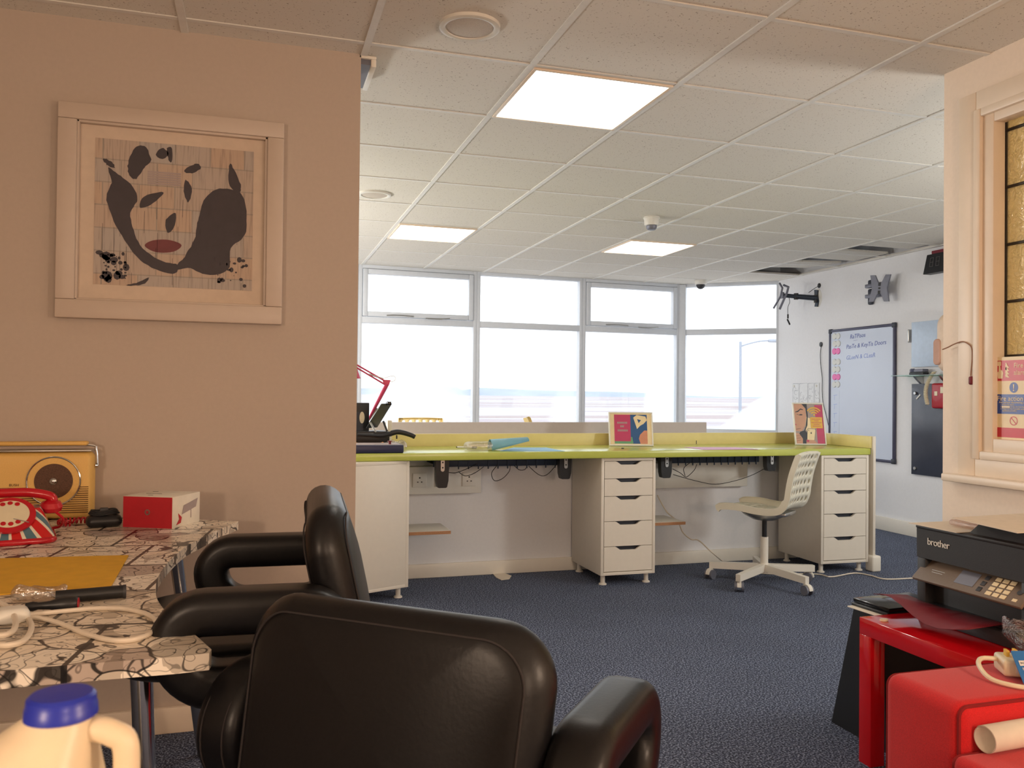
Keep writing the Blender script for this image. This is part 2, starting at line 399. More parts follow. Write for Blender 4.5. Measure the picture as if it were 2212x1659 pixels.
def thing(name,label,cat,loc=(0,0,0),rz=0,group=None,rot=None):
    o=bpy.data.objects.new(name,None); C.objects.link(o); o.empty_display_size=.05; o.location=loc
    o.rotation_euler=rot if rot else (0,0,rz)
    return tag(o,label,cat,group)
def sthing(name,loc=(0,0,0),rz=0):
    o=bpy.data.objects.new(name,None); C.objects.link(o); o.empty_display_size=.05; o.location=loc; o.rotation_euler=(0,0,rz); o['kind']='structure'; return o
def plabel(o,l): o['label']=l; return o
def text_into(mb,body,size,mx,depth=.0006,mi=0,align='LEFT',shear=0,spacing=1.0):
    cu=bpy.data.curves.new('t','FONT'); cu.body=body; cu.size=size; cu.extrude=depth/2; cu.align_x=align; cu.shear=shear; cu.space_character=spacing; cu.resolution_u=3
    ob=bpy.data.objects.new('t',cu); C.objects.link(ob); dg=bpy.context.evaluated_depsgraph_get(); dg.update()
    me=bpy.data.meshes.new_from_object(ob.evaluated_get(dg))
    mb.add([v.co.copy() for v in me.vertices],[list(p.vertices) for p in me.polygons],mi,mx)
    bpy.data.objects.remove(ob); bpy.data.curves.remove(cu); bpy.data.meshes.remove(me)
# orientation of text/flat art: XY plane -> facing -Y (wall Y=const), facing -X (wall X=const)
FY=Matrix(((1,0,0,0),(0,0,-1,0),(0,1,0,0),(0,0,0,1)))            # x->X, y->Z, normal -> -Y
FX=Matrix(((0,0,-1,0),(-1,0,0,0),(0,1,0,0),(0,0,0,1)))           # x->-Y, y->Z, normal -> -X
# ================================================================== THE ROOM
def clip(poly,a,b,c):           # keep a*x+b*y<=c
    o=[]
    for i in range(len(poly)):
        p=poly[i];q=poly[(i+1)%len(poly)]; dp=a*p[0]+b*p[1]-c; dq=a*q[0]+b*q[1]-c
        if dp<=0: o.append(p)
        if dp*dq<0: t=dp/(dp-dq); o.append((p[0]+(q[0]-p[0])*t,p[1]+(q[1]-p[1])*t))
    return o
P0=Vector((1.14,5.052)); P1=Vector((4.652,5.232)); P2=Vector((5.46,4.60))
XL,YB=-3.0,-4.8
def halfplane(A,B):             # outside of the line A->B (left side is outside when walking left to right)
    d=(B-A).normalized(); n=Vector((-d.y,d.x)); return n.x,n.y,n.dot(A)+.10
HPS=[halfplane(P0,P1),halfplane(P1,P2)]
def room_clip(poly):
    for h in HPS:
        if poly: poly=clip(poly,*h)
    return poly
floor=MB()
fp=room_clip([(XL,YB),(5.6,YB),(5.6,5.6),(XL,5.6)])
floor.prism(fp,-.12,0); struct(floor.build('floor','carpet',smooth=False,origin=(0,0,0)))
# ceiling: one sheet of tiles with the three lights and two open bays cut out
ceil=MB(); ceil_void=MB()
lights={(2,0),(2,5),(5,5)}; g=.6; G2=.3
openings={(8,4),(8,5),(8,6)}
for i in range(-5,10):
    for j in range(-8,9):
        if (i,j) in lights or (i,j) in openings: continue
        p=room_clip([(i*g,j*g),((i+1)*g,j*g),((i+1)*g,(j+1)*g),(i*g,(j+1)*g)])
        if len(p)>2: ceil.prism(p,H+.004,H+.018)
vp=room_clip([(XL,YB),(5.6,YB),(5.6,5.6),(XL,5.6)])
ceil.prism(vp,H+.34,H+.36,1)
# joist sides above the open bays
for y in (2.35,2.95,3.55): ceil.box(4.7,5.5,y-.02,y+.02,H+.14,H+.34,1)
struct(ceil.build('ceiling',['tile','void'],smooth=False,origin=(0,0,H)))
bars=MB()
def clipped_bar(poly,z0,z1):
    p=room_clip(poly)
    if len(p)>2: bars.prism(p,z0,z1)
for i in range(-4,10): clipped_bar([(i*g-.012,YB),(i*g+.012,YB),(i*g+.012,5.4),(i*g-.012,5.4)],H-.001,H+.005)
for j in range(-7,10): clipped_bar([(XL,j*g-.010),(5.5,j*g-.010),(5.5,j*g+.010),(XL,j*g+.010)],H+.0004,H+.005)
struct(bars.build('trim_1','tbar',smooth=False,origin=(0,0,H)))
# walls
w=MB(); w.box(XL,.59,.105,.245,0,H+.3); struct(w.build('wall_left','warmwall_dim',smooth=False))
w=MB(); w.rbox(XL,.592,.083,.105,0,.085,.004); w.rbox(.59,.604,.083,.26,0,.085,.003); struct(w.build('baseboard_left','paint'))
w=MB(); w.box(5.45,5.6,YB,4.62,0,H+.3); struct(w.build('wall_right','wall',smooth=False))
w=MB(); w.rbox(5.428,5.45,YB,4.55,0,.115,.005); struct(w.build('baseboard_right','white'))
w=MB(); w.box(XL-.15,XL,YB,5.4,0,H+.3); struct(w.build('wall_west','warmwall_dim',smooth=False))
w=MB(); w.box(XL-.15,5.6,YB-.15,YB,0,H+.3); struct(w.build('wall_back','warmwall_dim',smooth=False))
# partition on the right with the leaded window (opening y -1.75..-.626, z .98..2.125)
px0,px1=2.69,2.80; oy0,oy1,oz0,oz1=-1.80,-.612,.962,2.128
w=MB(); w.box(px0,px1,oy1,-.404,0,H+.3); w.box(px0,px1,YB,oy0,0,H+.3); w.box(px0,px1,oy0,oy1,0,oz0); w.box(px0,px1,oy0,oy1,oz1,H+.3)
struct(w.build('wall_partition','warmwall_dim2',smooth=False))
# window_7: leaded window in the partition
win=sthing('window_7',(px0,-1.2,oz0))
def wl(mb): # shift helper: builds in world coords, parented at win
    return mb
def part_world(mb,name,mats,par,**k):
    inv=par_matrix(par).inverted(); mb.v=[inv@p for p in mb.v]; return mb.build(name,mats,par,**k)
def par_matrix(o):
    m=Matrix.Translation(o.location)@o.rotation_euler.to_matrix().to_4x4()
    return m
arch=MB()
# broad architrave with stepped mouldings: outer y -.451.. , outer z .826..2.226
def ring(y0,y1,z0,z1,wd,x0,x1,b=.004):
    arch.rbox(x0,x1,y1-wd,y1,z0,z1,b); arch.rbox(x0,x1,y0,y0+wd,z0,z1,b)
    arch.rbox(x0,x1,y0+wd,y1-wd,z1-wd,z1,b); arch.rbox(x0,x1,y0+wd,y1-wd,z0,z0+wd,b)
ring(-1.97,-.490,.865,2.226,.075,px0-.018,px0+.001)
ring(-1.905,-.560,.925,2.16,.03,px0-.026,px0+.001,.006)
ring(-1.88,-.585,.950,2.15,.05,px0-.012,px0+.04,.004)
ring(-1.82,-.612,.952,2.14,.018,px0-.002,px0+.06,.003)
part_world(arch,'architrave','paint',win)
s=MB(); s.rbox(px0-.05,px0+.02,-2.05,-.445,.838,.866,.006); part_world(s,'window_sill','paint',win)
s=MB(); s.box(px0+.050,px0+.055,oy0,oy1,oz0,oz1); part_world(s,'pane','leaded',win,smooth=False)
s=MB()
zs=[2.075,1.876,1.675,1.476,1.287,1.10]; ys=[-.630,-.733,-.90,-1.07,-1.24,-1.41,-1.58]
for z in zs+[oz1-.004]: s.rbox(px0+.044,px0+.061,oy0,oy1,z-.005,z+.005,.003)
for y in ys: s.rbox(px0+.044,px0+.061,y-.005,y+.005,oz0,oz1,.003)
part_world(s,'lead_strip','lead',win)
# ------------------------------------------------------------------ window wall
D1=(P1-P0).normalized(); L1=(P1-P0).length; A1=math.atan2(D1.y,D1.x)
D2=(P2-P1).normalized(); L2=(P2-P1).length; A2=math.atan2(D2.y,D2.x)
def s_on(px,A,D):               # distance along a wall line where image column px meets it
    d=ray(px,800); d2=Vector((d.x,d.y)); c=Vector((CAM.x,CAM.y)); r=A-c
    den=d2.x*D.y-d2.y*D.x; t=(r.x*D.y-r.y*D.x)/den; p=c+d2*t; return (p-A).dot(D)
m1,m2=s_on(1029,P0,D1),s_on(1258,P0,D1)
ZT=1.828; SILL=.74
w=MB(); mx=T(P0.x,P0.y,0)@RZ(math.degrees(A1)); w.box(-4.2,L1+.02,0.0,.16,0,SILL-.03,0,mx)
mx2=T(P1.x,P1.y,0)@RZ(math.degrees(A2)); w.box(-.02,L2+.05,0.0,.16,0,SILL-.03,0,mx2)
w.box(-4.2,L1+.02,-.02,.16,H+.02,H+.40,0,mx); w.box(-.02,L2+.05,-.02,.16,H+.02,H+.40,0,mx2)
struct(w.build('wall_front','wall',smooth=False))
w=MB(); w.rbox(-4.2,L1,-.10,.12,SILL-.03,SILL,.006,2,0,mx); w.rbox(0,L2,-.05,.12,SILL-.03,SILL,.006,2,0,mx2); struct(w.build('trim_2','white'))
def window(name,A,ang,x0,x1,opener=False,haze=None,wl_=.022,wr=.022):
    r=sthing(name,(A.x,A.y,SILL),ang)
    zt=ZT-SILL; zh=H-SILL
    f=MB()
    f.rbox(x0,x0+wl_*1.6,.0,.075,0,zh,.004); f.rbox(x1-wr*1.6,x1,.0,.075,0,zh,.004)
    f.rbox(x0,x1,.002,.073,0,.05,.004); f.rbox(x0,x1,.002,.073,zh-.03,zh+.02,.004); f.rbox(x0,x1,.002,.073,zt-.03,zt+.03,.004)
    f.build('window_frame','frame',r)
    a,b=x0+wl_*1.6,x1-wr*1.6
    if opener:
        q=MB(); z0,z1=zt+.03,zh-.03; t=.052
        for (u0,u1,v0,v1) in ((a+.004,a+t,z0+.004,z1-.004),(b-t,b-.004,z0+.004,z1-.004),(a+t,b-t,z1-t,z1-.004),(a+t,b-t,z0+.004,z0+t)): q.rbox(u0,u1,-.012,.05,v0,v1,.006)
        sa=q.build('sash','frame',r)
        h=MB(); xm=(a+b)/2
        h.tube([(xm-.32,-.02,z0+.018),(xm-.2,-.03,z0+.022),(xm-.06,-.022,z0+.016)],.006); h.tube([(xm+.06,-.022,z0+.004),(xm+.2,-.03,z0+.002),(xm+.3,-.02,z0+.012)],.006)
        h.build('casement_stay','alu',sa)
    p=MB(); p.box(a-.005,b+.005,.040,.044,.04,zt-.025); p.box(a-.005,b+.005,.040,.044,zt+.025,zh-.025)
    p.build('pane','pane',r,smooth=False)
    if haze:
        hz=MB(); hz.box(a-.004,b+.004,.0455,.0462,.045,zt-.03); hz.build('salt_haze',haze,r,smooth=False)
    return r
window('window_1',P0,A1,0.03,m1,True,m_haze('haze_a',.62,.22,.62,.42,1.6,.35))
window('window_2',P0,A1,m1,m2,False,m_haze('haze_b',m2-.16,.06,.22,.45,1.2,.3))
window('window_3',P0,A1,m2,L1-.01,True,m_haze('haze_c',L1-.17,.18,.26,.75,1.8,.75))
window('window_4',P1,A2,.01,L2,False,m_haze('haze_d',.42,.07,1,1,9.0,.85,diag=.80))
window('window_5',P0,A1,-1.25,0.03,False); window('window_6',P0,A1,-2.6,-1.25,True)
struct(MB().rbox(-.02,.055,-.012,.085,SILL,H,.004,2,0,mx2).build('trim_3','frame'))
# ------------------------------------------------------------------ outside
sea=MB(); sea.box(-3000,4000,60,3400,-4.3,-4.0); struct(sea.build('mudflats','sea',smooth=False,origin=(0,0,-4)))
gr=MB(); gr.box(-60,120,6,60,-4.4,-3.9); struct(gr.build('promenade','greyboard',smooth=False,origin=(0,30,-4)))
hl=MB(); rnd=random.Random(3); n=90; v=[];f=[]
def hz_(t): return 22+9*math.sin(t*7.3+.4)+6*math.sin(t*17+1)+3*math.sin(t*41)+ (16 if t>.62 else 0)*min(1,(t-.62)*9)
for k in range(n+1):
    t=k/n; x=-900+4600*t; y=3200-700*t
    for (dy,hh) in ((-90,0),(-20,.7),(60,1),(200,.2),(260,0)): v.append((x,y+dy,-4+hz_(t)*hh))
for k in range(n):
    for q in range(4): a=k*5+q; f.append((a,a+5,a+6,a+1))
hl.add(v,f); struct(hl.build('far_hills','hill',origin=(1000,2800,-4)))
gs=MB(); rnd=random.Random(5)
for k in range(220):
    x=24+rnd.random()*62; y=66+rnd.random()*4; h=.35+rnd.random()*.6; a=rnd.random()*6
    gs.add([(x-.35,y,-3.99),(x+.35,y+.2,-3.99),(x+.1*math.cos(a),y+.1,-3.99+h)],[(0,1,2)])
    gs.add([(x,y-.3,-3.99),(x+.1,y+.4,-3.99),(x+.1*math.cos(a),y+.1,-3.99+h)],[(0,1,2)])
tag(gs.build('shore_grass','grass',smooth=False),'low green grass on the shore beyond the right bay window','grass',kind='stuff')
d=ray(1599,850); t=38/Vector((d.x,d.y)).length; lp=CAM+d*t
lt=CAM.z+t*ray(1600,738).z-.0
sl=thing('street_lamp','grey street lamp post with curved arm outside the bay window','street lamp',(lp.x,lp.y,-3.9))
hh=lt+3.9
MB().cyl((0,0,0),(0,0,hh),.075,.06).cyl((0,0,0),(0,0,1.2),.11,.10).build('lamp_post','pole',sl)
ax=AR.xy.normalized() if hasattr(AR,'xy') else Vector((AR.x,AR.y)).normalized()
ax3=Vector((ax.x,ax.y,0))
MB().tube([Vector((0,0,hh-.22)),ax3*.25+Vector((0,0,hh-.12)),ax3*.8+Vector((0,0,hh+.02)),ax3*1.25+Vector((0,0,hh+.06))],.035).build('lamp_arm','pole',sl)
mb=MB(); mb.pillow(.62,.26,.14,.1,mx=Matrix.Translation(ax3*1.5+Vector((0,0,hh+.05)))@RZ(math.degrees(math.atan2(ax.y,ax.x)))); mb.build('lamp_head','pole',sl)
# ------------------------------------------------------------------ ceiling things
for (i,j),lab in (((2,0),'large square lit ceiling light, nearest and largest of the three'),((2,5),'lit square ceiling light farther back on the left'),((5,5),'lit square ceiling light farther back on the right')):
    drop=0 if j==0 else -.004
    t=thing('ceiling_light',lab,'ceiling light',(i*g+.3,j*g+.3,H),group=None)
    f=MB(); a=.287
    for (x0,x1,y0,y1) in ((-a,a,a-.014,a),(-a,a,-a,-a+.014),(-a,-a+.014,-a+.014,a-.014),(a-.014,a,-a+.014,a-.014)): f.rbox(x0,x1,y0,y1,-.006+drop,.03,.002)
    f.box(-a,a,-a,a,.03,.034); f.build('light_frame','paint',t)
    MB().box(-a+.014,a-.014,-a+.014,a-.014,-.001+drop,.004).build('light_diffuser','led',t,smooth=False)
def spk(x,y,lab):
    t=thing('ceiling_speaker',lab,'ceiling speaker',(x,y,H))
    MB().lathe([(.078,.0),(.080,-.007),(.090,-.010),(.100,-.006),(.101,.004)],48,0,None,False).build('speaker_rim','whiteplastic',t)
    MB().lathe([(.001,-.008),(.04,-.0075),(.078,-.004),(.079,.0)],40,0,None,False).build('speaker_grille',mat('speaker_grille_mesh_%d'%int(y*10),(196,186,174),.8,0,var=.2,scale=500),t)
spk(.902,-.245,'round white speaker in the ceiling beside the large light'); spk(.925,2.205,'round white ceiling speaker farther back beside the left wall edge')
t=thing('smoke_detector','white domed smoke detector hanging from the ceiling','smoke detector',(2.80,2.23,H))
MB().lathe([(.054,.003),(.056,-.008),(.050,-.012),(.048,-.05),(.046,-.055)],32).build('detector_body','whiteplastic',t)
MB().lathe([(.030,-.052),(.036,-.058),(.034,-.075),(.026,-.084),(.012,-.086)],28).build('detector_chamber','greymetal',t)
t=thing('dome_camera','small white dome camera under the ceiling at the bay window','security camera',(4.68,4.86,H))
MB().lathe([(.062,.002),(.064,-.03),(.056,-.042),(.05,-.044)],32).build('camera_base','whiteplastic',t)
MB().lathe([(.046,-.042),(.045,-.055),(.036,-.075),(.018,-.088),(.002,-.091)],28).build('camera_dome','darkgrey',t)
# slipped ceiling tile, hanging into the open bay
for (nm,lab,lx,ly,hy,rt) in (('slipped_ceiling_tile','loose ceiling tile slipped askew in its opening nearest the bay window',5.07,3.745,.232,(R(2),R(-3),R(5))),
    ('cut_ceiling_tile','short ceiling tile between the two dark openings near the right wall',5.10,3.17,.212,(0,0,0)),('shifted_ceiling_tile','shifted ceiling tile leaving a dark slot above the wall brackets',5.10,2.43,.29,(0,0,0))):
    mb=MB(); mb.box(-.285,.285,-hy,hy,-.008,.008); tag(mb.build(nm,'tile',loc=(lx,ly,H+.032),rot=rt,smooth=False),lab,'ceiling tile')
t=thing('track_channel','white metal track channel fixed to ceiling at left wall end','ceiling track',(.615,.22,H))
f=MB(); f.rbox(.012,.030,-.11,.14,-.035,.0,.003); f.rbox(-.03,.03,-.115,-.10,-.008,.002,.001); f.build('outer_rail','white',t)
MB().box(-.028,.012,-.10,.14,-.026,-.002).build('inner_rail','greymetal',t,smooth=False)
# ================================================================== LIGHT
wd=bpy.data.worlds.new('sky'); bpy.context.scene.world=wd; wd.use_nodes=True
bg=wd.node_tree.nodes['Background']; bg.inputs[0].default_value=(.90,.95,1.0,1); bg.inputs[1].default_value=2.2
LP=(60,34,124,74,86,46)
vs=bpy.context.scene.view_settings; vs.view_transform='Standard'; vs.look='None'; vs.exposure=0.08; vs.gamma=1; vs.use_curve_mapping=False
# lamps outside the view: pendants in the near room, unseen uplights added to brighten the far room
def light(name,loc,power,rgb,rad=.12):
    l=bpy.data.lights.new(name,'POINT'); l.energy=power; l.color=rgb; l.shadow_soft_size=rad
    o=bpy.data.objects.new(name,l); C.objects.link(o); o.location=loc; return o
WARM=(1,.74,.54); NEUT=(1,.97,.91)
def pendant(x,y,z,lab,power,rgb=WARM):
    t=thing('pendant_lamp',lab,'lamp',(x,y,H))
    MB().cyl((0,0,0),(0,0,z-H+.2),.004).lathe([(.05,0),(.045,-.02),(.005,-.03)],20).build('lamp_cord','white',t)
    MB().lathe([(.03,z-H+.2),(.05,z-H+.19),(.055,z-H+.15)],24).build('lamp_holder','white',t)
    light('pendant_light',(x,y,z),power,rgb,.11)
def uplight(x,y,lab,power,rgb=NEUT):
    t=thing('fill_lamp',lab,'lamp',(x,y,0))
    MB().lathe([(.14,0),(.14,.02),(.02,.03)],28).build('lamp_base','alu',t)
    MB().cyl((0,0,.02),(0,0,1.15),.012).build('lamp_pole','alu',t)
    MB().lathe([(.02,1.13),(.12,1.22)],28,0,None,False).build('lamp_bowl','alu',t)
    light('added_fill_light',(x,y,1.36),power,rgb,.16)
pendant(-.9,-3.5,1.3,'warm pendant bulb hanging behind the viewpoint',LP[0])
pendant(1.0,-4.2,1.3,'second warm pendant bulb hanging at the back wall',LP[1])
pendant(1.75,-3.1,1.25,'added unseen warm pendant filling light beside the leaded window partition',LP[5])  # extra lamp added out of view to brighten the near ceiling
uplight(-.7,2.6,'added unseen fill uplight behind the picture wall',LP[2])
uplight(4.3,-.6,'added unseen fill uplight behind the leaded window partition',LP[3])
uplight(-.9,4.2,'added unseen fill uplight by the hidden left windows',LP[4])
# ================================================================== LONG DESK
DZ=.805; DF=1.672; DB=2.262; DX0=-.25; DX1=4.13
# low wall under the desk
w=MB(); w.box(DX0,4.10,2.20,2.30,0,.762); struct(w.build('wall_low','wall',smooth=False))
w=MB(); w.rbox(DX0,4.10,2.180,2.201,0,.085,.005); struct(w.build('baseboard_low','white'))
t=thing('long_desk','long lime green topped desk running across the far room','desk',(1.9,1.95,0))
def PW(mb,name,mats,par,**k):
    inv=par_matrix(par).inverted(); mb.v=[inv@p for p in mb.v]; return mb.build(name,mats,par,**k)
mb=MB(); mb.rbox(DX0,DX1,DF,DB,DZ-.042,DZ,.006,3); PW(mb,'desk_top','lime',t)
mb=MB(); mb.rbox(DX0,DX1-.03,DB,DB+.020,.763,.905-.022,.002); plabel(PW(mb,'back_upstand','yellowboard',t),'pale yellow upstand board')
mb=MB(); mb.rbox(DX1+.002,DX1+.022,DF-.02,DB+.02,.10,.885,.002); PW(mb,'end_panel','whitecab',t)
mb=MB(); mb.rbox(DX1-.016,DX1+.002,DF-.005,DB+.02,.806,.884,.002); plabel(PW(mb,'side_upstand','yellowboard',t),'pale yellow side upstand')
mb=MB(); mb.rbox(DX1-.02,DX1+.05,DF-.045,DF+.03,0,.105,.012,3); PW(mb,'panel_foot','white',t)
mb=MB(); mb.box(3.17,3.174,DB-.002,DB,.806,.83); PW(mb,'hole','black',t)
mb=MB(); mb.rbox(DX0,3.46,2.62,2.645,.10,.944,.003); mb.rbox(DX0,3.46,2.645,3.10,.72,.76,.003); mb.box(DX0,DX0+.02,2.645,3.1,0,.72); mb.box(3.43,3.45,2.645,3.1,0,.72)
tag(mb.build('rear_bench','greyboard'),'pale grey backed bench behind the green desk','bench')
# ------------------------------------------------------------------ drawer units
def drawer_unit(x0,yf,label,rz=0,back=False,dw=.356,dp=.478,open_=0):
    t=thing('drawer_unit',label,'drawer unit',(x0,yf,0),R(rz))
    z0,z1=.062,.762
    c=MB(); th=.018
    c.rbox(0,th,0.0,dp,z0,z1,.0015); c.rbox(dw-th,dw,0,dp,z0,z1,.0015); c.rbox(th,dw-th,0,dp,z1-th,z1,.0015); c.rbox(th,dw-th,0,dp,z0,z0+th,.0015); c.rbox(th,dw-th,dp-.012,dp,z0+th,z1-th,.001)
    if back: c.rbox(th,dw-th,0,.014,z0+th,z1-th,.001)
    c.build('carcass','whitecab',t)
    for fx in (.035,dw-.035):
        for fy in (.05,dp-.05):
            f=MB(); f.cyl((fx,fy,0.008),(fx,fy,z0),.014); f.lathe([(.024,0),(.024,.006),(.015,.012)],20,0,T(fx,fy,0)); f.build('foot','white',t)
    if not back:
        hs=[.105,.105,.150,.150,.150]; z=z1-th-.002; w0,w1=th+.003,dw-th-.003; xc=dw/2
        for h in hs:
            b=z-h+.003; o=h/.105
            poly=[(w0,b),(w1,b),(w1,z),(xc+.085,z),(xc+.075,z-.004),(xc+.055,z-.018),(xc+.047,z-.021),(xc-.047,z-.021),(xc-.055,z-.018),(xc-.075,z-.004),(xc-.085,z),(w0,z)]
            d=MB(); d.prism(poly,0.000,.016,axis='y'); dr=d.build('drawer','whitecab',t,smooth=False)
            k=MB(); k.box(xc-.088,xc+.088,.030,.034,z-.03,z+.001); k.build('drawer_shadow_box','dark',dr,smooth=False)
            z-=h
        MB().box(th,dw-th,.04,.05,z0+th,z1-th).build('drawer_back','darkgrey',t,smooth=False)
    return t
drawer_unit(2.222,1.70,'middle white five drawer unit under the green desk',0)
drawer_unit(3.745,1.672,'right hand white five drawer unit beside the desk end panel',-1.5,dw=.36)
t=drawer_unit(.715,1.565,'left white cabinet showing a plain panel beside the picture wall',22,back=True,dw=.385,dp=.42)
# ------------------------------------------------------------------ things under the desk
def shelf(x0,x1,label):
    t=thing('bracket_shelf',label,'shelf',((x0+x1)/2,2.0,.34)); w=(x1-x0)/2
    MB().rbox(-w,w,-.14,.15,-.012,.0,.001).build('shelf_board','white',t)
    MB().box(-w,w,-.143,-.139,-.019,-.001).build('raw_edge','chip',t,smooth=False)
    MB().box(-w,w,-.13,.15,-.02,-.013).build('shelf_underside','whitecab',t,smooth=False)
shelf(1.079,1.345,'small chipboard edged shelf fixed to the left cabinet under the desk')
shelf(2.579,2.87,'small chipboard edged shelf fixed beside the middle drawer unit')
def trunk(x0,x1,label,socks):
    t=thing('socket_trunking',label,'cable trunking',(x0,2.155,.52))
    MB().rbox(0,x1-x0,-.02,.045,0,.17,.006).build('trunking_body','whiteplastic',t)
    for sx in socks:
        s=MB(); s.rbox(sx-.043,sx+.043,-.028,-.018,.045,.131,.003)
        so=s.build('socket_plate','whiteplastic',t)
        k=MB(); k.box(sx-.004,sx+.004,-.0295,-.028,.098,.107)
        for dx in (-.012,.012): k.box(sx+dx-.004,sx+dx+.004,-.0295,-.028,.074,.080)
        k.build('socket_hole','black',so,smooth=False)
trunk(DX0,1.60,'white socket trunking on the low wall, left knee space',(1.27-DX0-.06,1.46-DX0-.11,1.52-DX0))
trunk(2.60,3.50,'plain white trunking on the low wall, right knee space',())
def bracket(px,y,zb,label):
    p=ony(px,1000,y)
    t=thing('desk_bracket',label,'bracket',(p.x,y,.762),group='black brackets under the green desk')
    h=.762-zb
    mb=MB(); mb.v=[]; mb.prism([(-.040,0),(.040,0),(.036,-h*.75),(.028,-h+.004),(.02,-h),(-.02,-h),(-.028,-h+.004),(-.036,-h*.75)],0,.045,axis='y'); mb.build('bracket_body','black',t)
    mb=MB(); mb.prism([(x,z-.035) for x,z in rrect(.022,.075,.011)],-.006,.0,axis='y'); st=mb.build('slotted_strap','alu',t)
    for z in (-.02,-.05): MB().cyl((0,-.0075,z),(0,-.006,z),.005,seg=10).build('strap_hole','black',st)
bracket(956,1.80,.595,'first black bracket from the left under the desk'); bracket(1222,1.86,.625,'second black bracket, beside the middle drawer unit')
bracket(1440,1.84,.62,'third black bracket, just right of the middle drawer unit'); bracket(1667,1.90,.645,'fourth black bracket, behind the white swivel chair')
for (x0,x1,lab) in ((1.25,2.10,'dark cable tray under the left part of the desk'),(2.72,3.45,'dark cable tray under the right part of the desk')):
    mb=MB(); mb.rbox(x0,x1,1.93,2.12,.72,.726,.002); mb.rbox(x0,x1,1.925,1.931,.705,.762,.001); mb.rbox(x0,x1,2.115,2.121,.72,.75,.001)
    for k in range(14): xx=x0+(x1-x0)*(k+.5)/14; mb.box(xx-.003,xx+.003,1.918,1.925,.69,.76)
    tag(mb.build('cable_tray','tray'),lab,'cable tray')
def hang(pts,label,r=.0022,m='blackcable',Y=2.0,name='hanging_cable',group=None):
    mb=MB(); mb.tube([ony(x,y,Y) for x,y in pts],r,6); return tag(mb.build(name,m),label,'cable',group)
hang([(965,1020),(985,1021),(1010,1012),(1030,1002)],'short black cable curving from the first bracket',Y=1.9)
hang([(990,1019),(1005,1028),(1025,1022),(1045,1008)],'black cable sagging in a small bow beside the first bracket',Y=1.92)
hang([(1075,1004),(1062,1022),(1068,1038),(1085,1034),(1100,1018),(1102,1004)],'black cable hanging in a wide open loop',Y=1.95)
hang([(1110,1005),(1122,1015),(1134,1014),(1138,1006)],'small black cable bow under the tray middle',Y=1.93)
hang([(1142,1007),(1165,1026),(1182,1025),(1202,1004)],'black cable hanging toward the second bracket',Y=1.93)
hang([(1453,1013),(1470,1022),(1480,1030),(1487,1028),(1500,1015),(1505,1003)],'knotted black cable beside the third bracket',Y=1.95)
hang([(1480,1028),(1477,1012),(1490,1000)],'black cable rising from the knot to the tray',Y=1.95)
hang([(1454,1025),(1500,1038),(1545,1046),(1590,1038),(1625,1026),(1652,1012)],'long black cable sagging across the right knee space',Y=1.95)
mb=MB(); mb.tube([ony(1420,1070,2.13),ony(1440,1105,2.12),ony(1465,1128,1.99),ony(1475,1150,2.0),ony(1493,1165,2.02),ony(1510,1168,2.0),ony(1540,1195,1.9),onz(1575,1220,.006)+Vector((0,0,.0)),onz(1640,1238,.006),onz(1760,1240,.006),onz(1795,1246,.006),onz(1845,1238,.006),onz(1880,1243,.006),onz(1915,1251,.006),onz(1990,1248,.006),onz(2060,1246,.006)],.0042,8)
tag(mb.build('white_floor_cable','cable'),'white cable dropping behind the shelf and running across the carpet','cable')
mb=MB(); P=[onz(x,y,.002) for x,y in ((1065,1240),(1088,1238),(1105,1244),(1100,1251),(1083,1253),(1072,1248))]
mb.prism([(p.x,p.y) for p in P],.001,.004); tag(mb.build('paper_scrap','paper',smooth=False),'torn scrap of paper on the carpet by the low wall','paper')
